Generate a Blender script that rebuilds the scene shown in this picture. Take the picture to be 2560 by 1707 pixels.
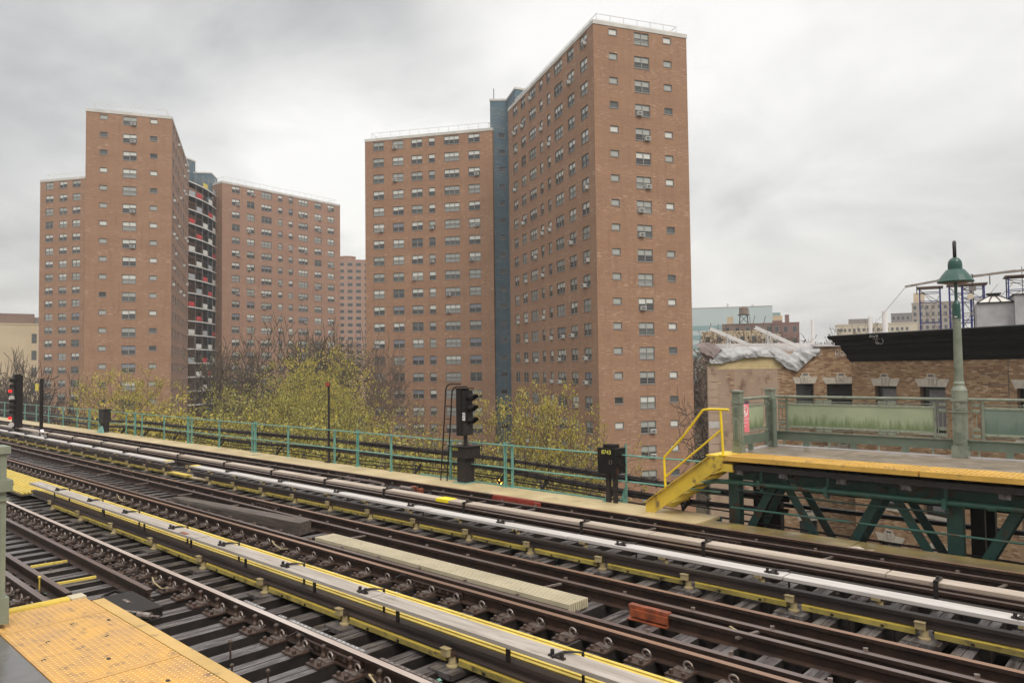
import bpy, math, random
from mathutils import Vector, Matrix, noise as mnoise
R = math.radians
random.seed(7)
for o in list(bpy.data.objects):
    bpy.data.objects.remove(o)
scene = bpy.context.scene
COL = scene.collection

# ============================================================ camera
# world axes: x along the tracks (right), y across them (away), z up, rail tops at z = 0
cam = bpy.data.cameras.new('camera')
camo = bpy.data.objects.new('camera', cam)
COL.objects.link(camo)
cam.sensor_fit = 'HORIZONTAL'
cam.sensor_width = 36.0
cam.lens = 36.0 * 1850 / 2560
cam.clip_start = 0.05
cam.clip_end = 6000
camo.matrix_world = Matrix((
    (0.72980637, 0.03403995, 0.68280594, 0.0),
    (0.68354874, -0.01881464, -0.72966234, 0.0),
    (-0.01199092, 0.99924336, -0.03699901, 2.57),
    (0, 0, 0, 1)))
scene.camera = camo

# ============================================================ world: overcast sky
SUN_AZ, SUN_EL = R(-22), R(48)
sun_dir = Vector((math.cos(SUN_EL) * math.cos(SUN_AZ), math.cos(SUN_EL) * math.sin(SUN_AZ), math.sin(SUN_EL)))
world = bpy.data.worlds.new("World")
scene.world = world
world.use_nodes = True
nt = world.node_tree
for n in list(nt.nodes):
    nt.nodes.remove(n)
N = nt.nodes.new
L = nt.links.new
out = N('ShaderNodeOutputWorld')
bg1 = N('ShaderNodeBackground')
bg2 = N('ShaderNodeBackground')
addsh = N('ShaderNodeAddShader')
sky = N('ShaderNodeTexSky')
sky.sky_type = 'NISHITA'
sky.sun_disc = False
sky.sun_elevation = SUN_EL
sky.sun_rotation = math.pi / 2 - SUN_AZ
sky.air_density = 1.5
sky.dust_density = 4.0
L(sky.outputs[0], bg1.inputs[0])
bg1.inputs[1].default_value = 0.012
tc = N('ShaderNodeTexCoord')


def wmath(op, a, b=None, clamp=False):
    m = N('ShaderNodeMath')
    m.operation = op
    m.use_clamp = clamp
    for i, v in enumerate((a, b)):
        if v is None:
            continue
        if isinstance(v, (int, float)):
            m.inputs[i].default_value = v
        else:
            L(v, m.inputs[i])
    return m.outputs[0]


sep = N('ShaderNodeSeparateXYZ')
L(tc.outputs['Generated'], sep.inputs[0])
# flatten the direction onto a cloud deck so clouds shrink towards the horizon
zz = wmath('ADD', wmath('MAXIMUM', sep.outputs[2], 0.0), 0.22)
ux = wmath('DIVIDE', sep.outputs[0], zz)
uy = wmath('DIVIDE', sep.outputs[1], zz)
comb = N('ShaderNodeCombineXYZ')
L(ux, comb.inputs[0])
L(uy, comb.inputs[1])
comb.inputs[2].default_value = 3.7


def noise(scale, detail, rough, off=(0, 0, 0), dist=0.0):
    mp = N('ShaderNodeMapping')
    mp.inputs['Location'].default_value = off
    L(comb.outputs[0], mp.inputs[0])
    t = N('ShaderNodeTexNoise')
    t.inputs['Scale'].default_value = scale
    t.inputs['Detail'].default_value = detail
    t.inputs['Roughness'].default_value = rough
    t.inputs['Distortion'].default_value = dist
    L(mp.outputs[0], t.inputs['Vector'])
    return t.outputs[0]


n1 = noise(0.42, 4, 0.45, (1.3, 0.4, 0), 0.6)
n2 = noise(1.5, 8, 0.6, (4.1, 2.2, 0), 0.4)
cl = wmath('ADD', wmath('MULTIPLY', n1, 0.58), wmath('MULTIPLY', n2, 0.46))


def lobe(az, el, width, amp):
    """a broad cloud mass centred on one direction of the sky"""
    v = N('ShaderNodeCombineXYZ')
    v.inputs[0].default_value = math.cos(R(el)) * math.cos(R(az))
    v.inputs[1].default_value = math.cos(R(el)) * math.sin(R(az))
    v.inputs[2].default_value = math.sin(R(el))
    d = N('ShaderNodeVectorMath')
    d.operation = 'DISTANCE'
    nrm = N('ShaderNodeVectorMath')
    nrm.operation = 'NORMALIZE'
    wn = N('ShaderNodeTexNoise')
    wn.inputs['Scale'].default_value = 3.0
    wn.inputs['Detail'].default_value = 5.0
    L(tc.outputs['Generated'], nrm.inputs[0])
    L(tc.outputs['Generated'], wn.inputs['Vector'])
    L(nrm.outputs[0], d.inputs[0])
    L(v.outputs[0], d.inputs[1])
    dd = wmath('ADD', d.outputs['Value'], wmath('MULTIPLY', wmath('SUBTRACT', wn.outputs[0], 0.5), 0.45))
    q = wmath('DIVIDE', dd, width)
    g = wmath('POWER', 2.718, wmath('MULTIPLY', wmath('MULTIPLY', q, q), -1.0))
    return wmath('MULTIPLY', g, amp)


for args in ((163, 20, 0.16, -0.07), (153, 25.5, 0.13, -0.13), (143, 25, 0.10, -0.13), (172, 8, 0.20, -0.05), (158, 33, .13, .08),
             (150.5, 15.5, 0.15, 0.26), (143, 13, .12, .16), (126, 24, 0.22, 0.18), (133, 14, 0.16, 0.12),
             (106, 26, 0.22, 0.10), (96, 14, 0.2, -0.06), (116, 10, .14, -.02)):
    cl = wmath('ADD', cl, lobe(*args))
ramp = N('ShaderNodeValToRGB')
e = ramp.color_ramp.elements
e[0].position = 0.22
e[0].color = (0.20, 0.20, 0.205, 1)
e[1].position = 0.70
e[1].color = (0.66, 0.645, 0.62, 1)
m1 = e.new(0.40)
m1.color = (0.33, 0.325, 0.322, 1)
m2 = e.new(0.54)
m2.color = (0.50, 0.49, 0.475, 1)
L(cl, ramp.inputs[0])
# an overcast sky is brighter overhead than at the horizon
zb = wmath('ADD', wmath('MULTIPLY', wmath('MAXIMUM', wmath('SUBTRACT', sep.outputs[2], 0.45), 0.0), 3.6), 1.0)
vm = N('ShaderNodeVectorMath')
vm.operation = 'SCALE'
L(ramp.outputs[0], vm.inputs[0])
L(zb, vm.inputs['Scale'])
L(vm.outputs[0], bg2.inputs[0])
bg2.inputs[1].default_value = 1.04
SKYBG = bg2
L(bg1.outputs[0], addsh.inputs[0])
L(bg2.outputs[0], addsh.inputs[1])
L(addsh.outputs[0], out.inputs[0])

sl = bpy.data.lights.new('sun', 'SUN')
sl.energy = 1.25
sl.angle = R(28)
sl.color = (1.0, 0.95, 0.88)
so = bpy.data.objects.new('sun', sl)
COL.objects.link(so)
so.rotation_euler = (-sun_dir).to_track_quat('-Z', 'Y').to_euler()

scene.view_settings.view_transform = 'Standard'
scene.view_settings.look = 'None'
scene.view_settings.gamma = 1.0
scene.view_settings.exposure = 0.52
scene.view_settings.use_curve_mapping = False
scene.cycles.max_bounces = 5
scene.cycles.diffuse_bounces = 3
scene.cycles.glossy_bounces = 3

# ============================================================ materials
MATS = {}


def mat(name, c, rough=0.7, c2=None, scale=3.0, detail=4.0, lo=0.35, hi=0.65, metal=0.0, bump=0.0, bscale=None,
        stretch=(1, 1, 1), coat=0.0, emit=None, spec=0.5, c3=None, s3=12.0, lo3=0.6, hi3=0.7, wet=0.0):
    m = bpy.data.materials.new(name)
    m.use_nodes = True
    t = m.node_tree
    b = t.nodes['Principled BSDF']
    b.inputs['Base Color'].default_value = (*c, 1)
    b.inputs['Roughness'].default_value = rough
    b.inputs['Metallic'].default_value = metal
    b.inputs['Coat Weight'].default_value = coat
    b.inputs['Coat Roughness'].default_value = 0.15
    b.inputs['Specular IOR Level'].default_value = spec
    if emit:
        b.inputs['Emission Color'].default_value = (*emit[0], 1)
        b.inputs['Emission Strength'].default_value = emit[1]
    if c2 or bump or wet:
        tcn = t.nodes.new('ShaderNodeTexCoord')
        mp = t.nodes.new('ShaderNodeMapping')
        mp.inputs['Scale'].default_value = stretch
        g = t.nodes.new('ShaderNodeNewGeometry')
        t.links.new(g.outputs['Position'], mp.inputs[0])

        def nz(sc, dt=detail):
            x = t.nodes.new('ShaderNodeTexNoise')
            x.inputs['Scale'].default_value = sc
            x.inputs['Detail'].default_value = dt
            x.inputs['Roughness'].default_value = 0.6
            t.links.new(mp.outputs[0], x.inputs['Vector'])
            return x

        def mr(src, a, z):
            q = t.nodes.new('ShaderNodeMapRange')
            q.inputs[1].default_value = a
            q.inputs[2].default_value = z
            t.links.new(src, q.inputs[0])
            return q.outputs[0]
        if c2:
            x = nz(scale)
            mx = t.nodes.new('ShaderNodeMix')
            mx.data_type = 'RGBA'
            mx.inputs[6].default_value = (*c, 1)
            mx.inputs[7].default_value = (*c2, 1)
            t.links.new(mr(x.outputs[0], lo, hi), mx.inputs[0])
            outc = mx.outputs[2]
            if c3:
                x3 = nz(s3)
                m3 = t.nodes.new('ShaderNodeMix')
                m3.data_type = 'RGBA'
                m3.inputs[7].default_value = (*c3, 1)
                t.links.new(outc, m3.inputs[6])
                t.links.new(mr(x3.outputs[0], lo3, hi3), m3.inputs[0])
                outc = m3.outputs[2]
            t.links.new(outc, b.inputs['Base Color'])
        if wet:
            xw = nz(1.6, 3)
            q = t.nodes.new('ShaderNodeMapRange')
            q.inputs[1].default_value = 0.42
            q.inputs[2].default_value = 0.58
            q.inputs[3].default_value = rough
            q.inputs[4].default_value = wet
            t.links.new(xw.outputs[0], q.inputs[0])
            t.links.new(q.outputs[0], b.inputs['Roughness'])
        if bump:
            xb = nz(bscale or scale * 3)
            bp = t.nodes.new('ShaderNodeBump')
            bp.inputs['Strength'].default_value = bump
            bp.inputs['Distance'].default_value = 0.02
            t.links.new(xb.outputs[0], bp.inputs['Height'])
            t.links.new(bp.outputs[0], b.inputs['Normal'])
    MATS[name] = m
    return m


def tower_brick(name, base, dark, light, mortar, bw=0.24, bh=0.081):
    """brick courses, darker weathered bands and pale lime streaks, in the wall's own x / z"""
    m = bpy.data.materials.new(name)
    m.use_nodes = True
    t = m.node_tree
    b = t.nodes['Principled BSDF']
    b.inputs['Roughness'].default_value = 0.85
    nn, ll = t.nodes.new, t.links.new
    tcn = nn('ShaderNodeTexCoord')
    sp = nn('ShaderNodeSeparateXYZ')
    ll(tcn.outputs['Object'], sp.inputs[0])
    cb = nn('ShaderNodeCombineXYZ')
    ll(sp.outputs[0], cb.inputs[0])
    ll(sp.outputs[2], cb.inputs[1])
    oi = nn('ShaderNodeObjectInfo')
    br = nn('ShaderNodeTexBrick')
    br.inputs['Scale'].default_value = 1.0
    br.inputs['Brick Width'].default_value = bw
    br.inputs['Row Height'].default_value = bh
    br.inputs['Mortar Size'].default_value = 0.008
    br.inputs['Bias'].default_value = -0.1
    br.inputs['Color1'].default_value = (*base, 1)
    br.inputs['Color2'].default_value = (*[(p_ * .6 + q_ * .4) for p_, q_ in zip(base, dark)], 1)
    br.inputs['Mortar'].default_value = (*mortar, 1)
    ll(cb.outputs[0], br.inputs['Vector'])

    def nz(sx, sz, sc, det=4, off=0.0):
        mp = nn('ShaderNodeMapping')
        mp.inputs['Scale'].default_value = (sx, sz, 1)
        mp.inputs['Location'].default_value = (off, off * 1.7, 0)
        ll(cb.outputs[0], mp.inputs[0])
        x = nn('ShaderNodeTexNoise')
        x.inputs['Scale'].default_value = sc
        x.inputs['Detail'].default_value = det
        x.inputs['Roughness'].default_value = 0.65
        ll(mp.outputs[0], x.inputs['Vector'])
        return x.outputs[0]

    def mr(src, a, z, c=0.0, d=1.0):
        q = nn('ShaderNodeMapRange')
        for i, v in enumerate((a, z, c, d)):
            q.inputs[i + 1].default_value = v
        ll(src, q.inputs[0])
        return q.outputs[0]

    def mix(f, a, c, mode='MIX'):
        x = nn('ShaderNodeMix')
        x.data_type = 'RGBA'
        x.blend_type = mode
        for s, v in ((0, f), (6, a), (7, c)):
            if isinstance(v, tuple):
                x.inputs[s].default_value = (*v, 1)
            elif isinstance(v, float):
                x.inputs[s].default_value = v
            else:
                ll(v, x.inputs[s])
        return x.outputs[2]
    col = br.outputs[0]
    col = mix(mr(nz(0.35, 1.0, 0.35, 5, 2.0), 0.35, 0.7, 0.0, 0.45), col, dark)
    col = mix(mr(nz(1.0, 4.0, 0.8, 4, 7.0), 0.45, 0.75, 0.0, 0.4), col, light)
    # weathering streaks running down
    col = mix(mr(nz(2.2, 0.16, 0.9, 3, 3.0), 0.5, 0.8, 0.0, 0.35), col, tuple(v * 0.55 for v in dark))
    # lime bloom: short pale dashes gathered in bands
    band = mr(nz(0.12, 0.5, 1.0, 3, 5.0), 0.44, 0.58)
    dash = mr(nz(1.3, 11.0, 1.0, 3, 9.0), 0.55, 0.68)
    mm = nn('ShaderNodeMath')
    mm.operation = 'MULTIPLY'
    ll(band, mm.inputs[0])
    ll(dash, mm.inputs[1])
    m5 = nn('ShaderNodeMath')
    m5.operation = 'MULTIPLY'
    m5.inputs[1].default_value = 0.85
    ll(mm.outputs[0], m5.inputs[0])
    col = mix(m5.outputs[0], col, (0.66, 0.47, 0.33))
    ll(col, b.inputs['Base Color'])
    MATS[name] = m
    return m


M_BRICK = tower_brick('tower_brick', (0.345, 0.187, 0.105), (0.22, 0.118, 0.07), (0.41, 0.238, 0.142), (0.30, 0.18, 0.115))
M_BRICKLIT = tower_brick('tower_brick_lightened', (0.36, 0.20, 0.132), (0.25, 0.137, 0.092), (0.42, 0.25, 0.17), (0.32, 0.205, 0.15))  # same brick lightened: brighter side walls and distance haze painted into the colour
M_BLUE = tower_brick('blue_glazed_brick', (0.105, 0.165, 0.205), (0.08, 0.13, 0.165), (0.13, 0.19, 0.225), (0.095, 0.14, 0.17))
M_COPINGD = mat('galvanised_strap', (0.42, 0.41, 0.40), 0.4, (0.22, 0.2, 0.19), 8.0)
M_COPING = mat('white_coping', (0.62, 0.60, 0.56), 0.6, (0.5, 0.48, 0.44), 0.6)
M_FRAME = mat('window_frame_grey', (0.10, 0.095, 0.09), 0.5)
M_FRAMEM = mat('window_frame_mid', (0.16, 0.15, 0.14), 0.5)
M_FRAMEL = mat('window_frame_light', (0.26, 0.25, 0.235), 0.5)
M_GLASS = mat('glass_dark', (0.03, 0.032, 0.033), 0.08, coat=0.6)
M_GLASS2 = mat('glass_smoky', (0.09, 0.10, 0.095), 0.12, coat=0.5)
M_BLINDSKY = mat('blind_sky_white', (0.62, 0.62, 0.57), 0.25, coat=0.6)  # white blinds, also the bright sky reflection painted onto upper panes
M_BLIND2 = mat('blind_grey_green', (0.36, 0.37, 0.34), 0.2, coat=0.6)
M_CURT = mat('curtain_blue', (0.22, 0.23, 0.27), 0.25, coat=0.5)
M_AC = mat('air_conditioner_case', (0.62, 0.61, 0.57), 0.5)
M_ACG = mat('air_conditioner_grille', (0.12, 0.12, 0.12), 0.6)
M_RAILW = mat('roof_railing', (0.62, 0.62, 0.62), 0.5)
M_WHITE = mat('white_slab', (0.72, 0.71, 0.67), 0.6)
M_SOFFIT_SHADE = mat('gallery_soffit_shade', (0.09, 0.085, 0.08), 0.85)  # shade under the gallery slabs painted into their colour
M_RED = mat('red_panel', (0.55, 0.03, 0.03), 0.5)
M_YEL = mat('yellow_panel', (0.75, 0.60, 0.08), 0.5)
M_GREYP = mat('grey_panel', (0.42, 0.45, 0.47), 0.4)
M_RECESS_SHADE = mat('recess_shade', (0.05, 0.045, 0.04), 0.8)  # dark colour paints the shade inside recesses and hollow ends
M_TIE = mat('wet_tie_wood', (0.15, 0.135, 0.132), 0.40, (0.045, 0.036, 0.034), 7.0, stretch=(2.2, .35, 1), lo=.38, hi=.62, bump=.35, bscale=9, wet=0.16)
M_TIE_SHADE = mat('tie_side_shade', (0.035, 0.028, 0.025), 0.7, (0.02, 0.016, 0.014), 6.0, spec=.2)  # same tie wood, darkened on its sides to paint shade in the gaps
M_RUST = mat('rusty_steel', (0.048, 0.025, 0.016), 0.6, (0.022, 0.013, 0.010), 6.0, bump=.2, spec=.3)
M_RAILTOP = mat('rail_head_polished', (0.88, 0.78, 0.72), 0.42, (0.62, 0.50, 0.42), 1.2, metal=0.85, stretch=(.3, 4, 1))
M_RAILBR = mat('rail_head_brown', (0.34, 0.20, 0.13), 0.35, (0.22, 0.13, 0.085), 1.2, metal=0.35, stretch=(.3, 4, 1))
M_RAILDULL = mat('rail_head_dull', (0.21, 0.16, 0.145), 0.33, (0.13, 0.085, 0.07), 1.4, metal=0.5, stretch=(.3, 4, 1))
M_THIRD = mat('third_rail_steel', (0.10, 0.072, 0.058), 0.4, (0.045, 0.036, 0.034), 2.0, metal=0.3, stretch=(.3, 3, 3))
M_PLATE = mat('tie_plate_rust', (0.085, 0.05, 0.035), 0.45, (0.04, 0.026, 0.02), 14.0, bump=.4, wet=.3)
M_CLIP = mat('clip_steel', (0.33, 0.29, 0.26), 0.35, (0.16, 0.11, 0.09), 20.0, metal=0.6)
M_CBG = mat('cover_board_grey', (0.43, 0.385, 0.34), 0.55, (0.29, 0.25, 0.21), 2.0, stretch=(.5, 6, 6), bump=.15, c3=(.17, .145, .12), s3=5., lo3=.58, hi3=.76)
M_CBW = mat('cover_board_white', (0.55, 0.52, 0.495), 0.55, (0.42, 0.385, 0.355), 2.0, stretch=(.5, 6, 6), c3=(.24, .21, .18), s3=5., lo3=.6, hi3=.8)
M_CBP = mat('cover_board_tan', (0.48, 0.40, 0.33), 0.55, (0.34, 0.27, 0.21), 2.0, stretch=(.5, 6, 6), c3=(.2, .16, .12), s3=5., lo3=.6, hi3=.8)
M_FGY = mat('fibreglass_yellow', (0.74, 0.56, 0.11), 0.45, (0.60, 0.44, 0.08), 2.5, c3=(0.3, 0.23, 0.08), s3=11., lo3=.60, hi3=.78)
M_FGYD = mat('fibreglass_yellow_dirty', (0.42, 0.33, 0.08), 0.55, (0.22, 0.17, 0.05), 3.0, c3=(.07, .055, .03), s3=8., lo3=.55, hi3=.7)
M_FGC = mat('fibreglass_cream', (0.56, 0.49, 0.34), 0.5, (0.46, 0.40, 0.27), 2.0, c3=(.26, .21, .15), s3=9., lo3=.6, hi3=.78)
M_INS = mat('insulator_porcelain', (0.42, 0.34, 0.18), 0.35, (0.30, 0.23, 0.12), 8.0)
M_WALK = mat('walkway_board', (0.53, 0.42, 0.24), 0.6, (0.42, 0.33, 0.17), 1.0, c3=(0.26, 0.25, 0.19), s3=2.2, lo3=.6, hi3=.72, stretch=(1, 1, 1), wet=.35)
M_TURQ = mat('turquoise_paint', (0.16, 0.36, 0.295), 0.45, (0.11, 0.26, 0.215), 4.0, c3=(0.10, 0.12, 0.09), s3=9., lo3=.62, hi3=.7)
M_CABLE = mat('black_cable', (0.022, 0.017, 0.016), 0.4, (0.045, 0.032, 0.028), 9.0, spec=.35)
M_GREEN = mat('station_dark_green', (0.028, 0.085, 0.068), 0.5, (0.02, 0.055, 0.045), 3.0, c3=(0.06, 0.036, 0.02), s3=5., lo3=.54, hi3=.66, bump=.2)
M_PIPE = mat('pipe_green', (0.05, 0.15, 0.115), 0.4, (0.045, 0.13, 0.10), 3.0, c3=(0.10, 0.06, 0.035), s3=4., lo3=.54, hi3=.66)
M_SAGE = mat('sage_green_paint', (0.23, 0.25, 0.195), 0.5, (0.15, 0.175, 0.13), 3.5, c3=(0.11, 0.095, 0.06), s3=9., lo3=.56, hi3=.72, bump=.1)
M_SAGEL = mat('sage_green_worn', (0.30, 0.335, 0.26), 0.5, (0.22, 0.25, 0.19), 12.0)
M_SAGED = mat('sage_green_kick', (0.13, 0.165, 0.125), 0.55, (0.10, 0.13, 0.095), 4.0)
M_LAMPG = mat('lamp_shade_green', (0.014, 0.062, 0.05), 0.3, (0.02, 0.08, 0.062), 3.0)
M_MOSSY = mat('walkway_mossy', (.26, .19, .06), .5, (.13, .10, .05), 2., wet=.3)
M_PANEL = mat('fence_panel', (0.34, 0.385, 0.25), 0.5, (0.28, 0.33, 0.215), 2.0)
M_PANEL2 = mat('fence_panel_blue_green', (0.17, 0.225, 0.185), 0.5, (0.14, 0.19, 0.155), 2.0)
M_POST = mat('near_post_paint', (0.24, 0.26, 0.19), 0.5, (0.19, 0.21, 0.155), 5.0, bump=.15)
M_STAIRY = mat('stair_yellow', (0.70, 0.49, 0.05), 0.45, (0.56, 0.39, 0.05), 3.0, c3=(0.20, 0.13, 0.05), s3=5., lo3=.58, hi3=.68)
M_RAILY = mat('handrail_yellow', (0.85, 0.60, 0.02), 0.4, (0.72, 0.50, 0.02), 4.0)
M_EDGEY = mat('platform_edge_yellow', (0.62, 0.37, 0.07), 0.5, (0.48, 0.28, 0.05), 3.0, c3=(0.22, 0.14, 0.06), s3=7., lo3=.58, hi3=.72)
M_TACT = mat('tactile_yellow', (0.60, 0.335, 0.085), 0.5, (0.44, 0.26, 0.11), 3.0, c3=(0.17, 0.11, 0.07), s3=12., lo3=.56, hi3=.78, bump=.2, bscale=60)
M_DOME = mat('tactile_dome_top', (0.80, 0.52, 0.16), 0.45)
M_EDGEN = mat('near_edge_board', (0.60, 0.385, 0.13), 0.5, (0.46, 0.30, 0.10), 3.0, c3=(.2, .14, .07), s3=9., lo3=.6, hi3=.75)
M_SLOT = mat('dark_groove', (0.10, 0.085, 0.045), 0.8)  # darker board colour between the ribs
M_CONC = mat('platform_concrete', (0.27, 0.215, 0.16), 0.6, (0.17, 0.135, 0.10), 1.0, c3=(0.13, 0.11, 0.085), s3=3., lo3=.56, hi3=.68, wet=.3)
M_CONCN = mat('near_concrete', (0.14, 0.135, 0.13), 0.35, (0.09, 0.088, 0.085), 2.0, wet=.12, bump=.2)
M_BLACK = mat('black_iron', (0.010, 0.009, 0.0085), 0.5, (0.02, 0.014, 0.011), 7.0, spec=.25)
M_IRON = mat('brown_iron', (0.034, 0.026, 0.023), 0.5, (0.020, 0.017, 0.016), 6.0, spec=.3)
M_RUSTBOX = mat('rust_streaked_box', (0.007, 0.006, 0.0055), 0.5, (0.06, 0.025, 0.012), 6.0, stretch=(1, 1, .4), lo=.56, hi=.70, spec=.3)
M_ORANGE = mat('orange_paint', (0.36, 0.085, 0.028), 0.5, (0.14, 0.04, 0.02), 9.0)
M_REDP = mat('red_paint_joint', (0.33, 0.05, 0.03), 0.45, (0.20, 0.035, 0.02), 9.0)
M_WHT = mat('white_paint', (0.75, 0.73, 0.70), 0.5)
M_YLET = mat('yellow_lettering', (0.85, 0.80, 0.15), 0.5)
M_BLET = mat('black_lettering', (0.02, 0.02, 0.02), 0.5)
M_SIGN = mat('pink_red_sign', (0.72, 0.16, 0.20), 0.4, (0.80, 0.24, 0.28), 6.0)
M_SIGND = mat('sign_header', (0.06, 0.05, 0.075), 0.4)
M_PINKW = mat('sign_white', (0.85, 0.75, 0.75), 0.5)
M_CORN = mat('black_cornice', (0.006, 0.0055, 0.005), 0.7, (0.013, 0.011, 0.009), 3.0, stretch=(1, 1, 5), bump=.3, spec=.2)
M_STONE = mat('lintel_stone', (0.54, 0.48, 0.40), 0.7, (0.42, 0.37, 0.30), 5.0)
M_B1 = mat('brick_tan', (0.40, 0.26, 0.145), 0.8, (0.30, 0.18, 0.095), 1.3, c3=(0.27, 0.165, 0.10), s3=.8, lo3=.55, hi3=.8, stretch=(1, 1, .6))
M_B2 = mat('brick_brown', (0.27, 0.155, 0.085), 0.8, (0.21, 0.12, 0.07), 1.3)
M_B3 = mat('brick_pale', (0.50, 0.36, 0.23), 0.8, (0.40, 0.27, 0.17), 1.3)
M_BP = mat('brick_painted_over', (0.44, 0.325, 0.24), 0.8, (0.36, 0.255, 0.18), .9, c3=(0.20, 0.12, 0.08), s3=1.4, lo3=.56, hi3=.68, stretch=(1, 1, .5))
M_BY = mat('brick_yellow_new', (0.66, 0.52, 0.27), 0.75, (0.58, 0.45, 0.23), 4.0)
M_MORT = mat('mortar_dark', (0.15, 0.10, 0.062), 0.9, (0.20, 0.13, 0.085), 2.0)
M_MORTY = mat('mortar_light', (0.26, 0.19, 0.09), 0.9)
M_MORTP = mat('mortar_painted', (0.33, 0.235, 0.17), 0.9)
M_TARPS = mat('silver_tarp', (0.40, 0.395, 0.39), 0.45, (0.27, 0.26, 0.255), 2.5, c3=(.15, .14, .14), s3=3.5, lo3=.58, hi3=.68, bump=.5, bscale=7, stretch=(1, 1, 1.8))  # dark streaks in the colour paint the shading of the folds
M_TARPB = mat('brown_tarp', (0.11, 0.075, 0.065), 0.4, (0.16, 0.11, 0.10), 3.0, bump=.6, bscale=5)
M_SILV = mat('silver_roof_coating', (0.45, 0.45, 0.46), 0.4, (0.34, 0.34, 0.35), 2.0, metal=.1, bump=.4, bscale=3)
M_ROOFW = mat('white_roof', (0.60, 0.57, 0.56), 0.5, (0.5, 0.47, 0.46), 1.0)
M_ALU = mat('painted_beam', (0.60, 0.58, 0.56), 0.4)
M_SCAF = mat('scaffold_blue', (0.03, 0.04, 0.20), 0.4)
M_SCAFB = mat('scaffold_beam', (0.32, 0.30, 0.28), 0.5, (0.2, 0.15, 0.1), 3.0)
M_PLANK = mat('plank_brown', (0.13, 0.085, 0.06), 0.7)
M_BARK = mat('bark', (0.085, 0.06, 0.042), 0.85, (0.06, 0.045, 0.03), 6.0)
M_BARKD = mat('bark_dark', (0.055, 0.042, 0.034), 0.85)
M_BARKB = mat('bark_brown', (0.14, 0.095, 0.065), 0.85)
M_LEAF1 = mat('leaf_yellow_green', (0.50, 0.41, 0.07), 0.6, (0.36, 0.31, 0.06), .8)
M_LEAF2 = mat('leaf_green', (0.30, 0.28, 0.06), 0.6, (0.38, 0.35, 0.08), .8)
M_LEAF3 = mat('leaf_gold', (0.60, 0.46, 0.08), 0.6, (0.46, 0.36, 0.07), .8)
M_LEAFO = mat('leaf_olive', (0.22, 0.21, 0.05), 0.6, (0.28, 0.26, 0.06), .8)
M_CURTG = mat('grey_curtain', (0.15, 0.14, 0.145), 0.7)
for mm_ in (M_LEAF1, M_LEAF2, M_LEAF3, M_LEAFO):
    b_ = mm_.node_tree.nodes['Principled BSDF']
    b_.inputs['Subsurface Weight'].default_value = 0.0
    tr_ = mm_.node_tree.nodes.new('ShaderNodeBsdfTranslucent')
    mx_ = mm_.node_tree.nodes.new('ShaderNodeMixShader')
    mx_.inputs[0].default_value = 0.3
    src = b_.inputs['Base Color'].links[0].from_socket
    mm_.node_tree.links.new(src, tr_.inputs[0])
    mm_.node_tree.links.new(b_.outputs[0], mx_.inputs[1])
    mm_.node_tree.links.new(tr_.outputs[0], mx_.inputs[2])
    mm_.node_tree.links.new(mx_.outputs[0], mm_.node_tree.nodes['Material Output'].inputs[0])
M_GROUND = mat('park_ground', (0.07, 0.075, 0.03), 0.9, (0.12, 0.095, 0.06), 0.15, c3=(0.05, 0.09, 0.02), s3=.4)
M_ASPH = mat('asphalt', (0.045, 0.045, 0.046), 0.8, (0.06, 0.058, 0.055), .6)
M_GLASSB = mat('pale_curtain_wall', (0.42, 0.50, 0.50), 0.25, (0.46, 0.53, 0.53), .05)
M_GLASSB2 = mat('pale_curtain_wall_band', (0.19, 0.31, 0.31), 0.3)
M_CREAM = mat('cream_wall', (0.56, 0.45, 0.29), 0.8, (0.50, 0.39, 0.25), .2)
M_CREAM2 = mat('cream_facade', (0.58, 0.50, 0.38), 0.8)
M_BRB = mat('far_brown_brick', (0.16, 0.095, 0.075), 0.85, (0.20, 0.13, 0.10), .2)
M_BRR = mat('far_red_brick', (0.21, 0.11, 0.085), 0.85, (0.17, 0.085, 0.065), .3)
M_BRG = mat('far_grey_block', (0.20, 0.175, 0.165), 0.85)
M_BRT = mat('far_tan_block', (0.30, 0.25, 0.21), 0.85)
M_TANK = mat('tank_wood', (0.22, 0.15, 0.10), 0.8, (0.15, 0.10, 0.07), 1.0)
M_LITR = mat('signal_red_lit', (0.8, 0.02, 0.02), 0.4, emit=((1.0, 0.015, 0.01), .7))
M_LITA = mat('street_lamp_lit', (0.9, 0.5, 0.1), 0.4, emit=((1.0, 0.42, 0.04), 8.0))
M_GUTTER_SHEEN = mat('wet_gutter_sheen', (0.50, 0.49, 0.50), 0.15)  # pale colour paints the reflection off the wet strip along the fence

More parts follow.
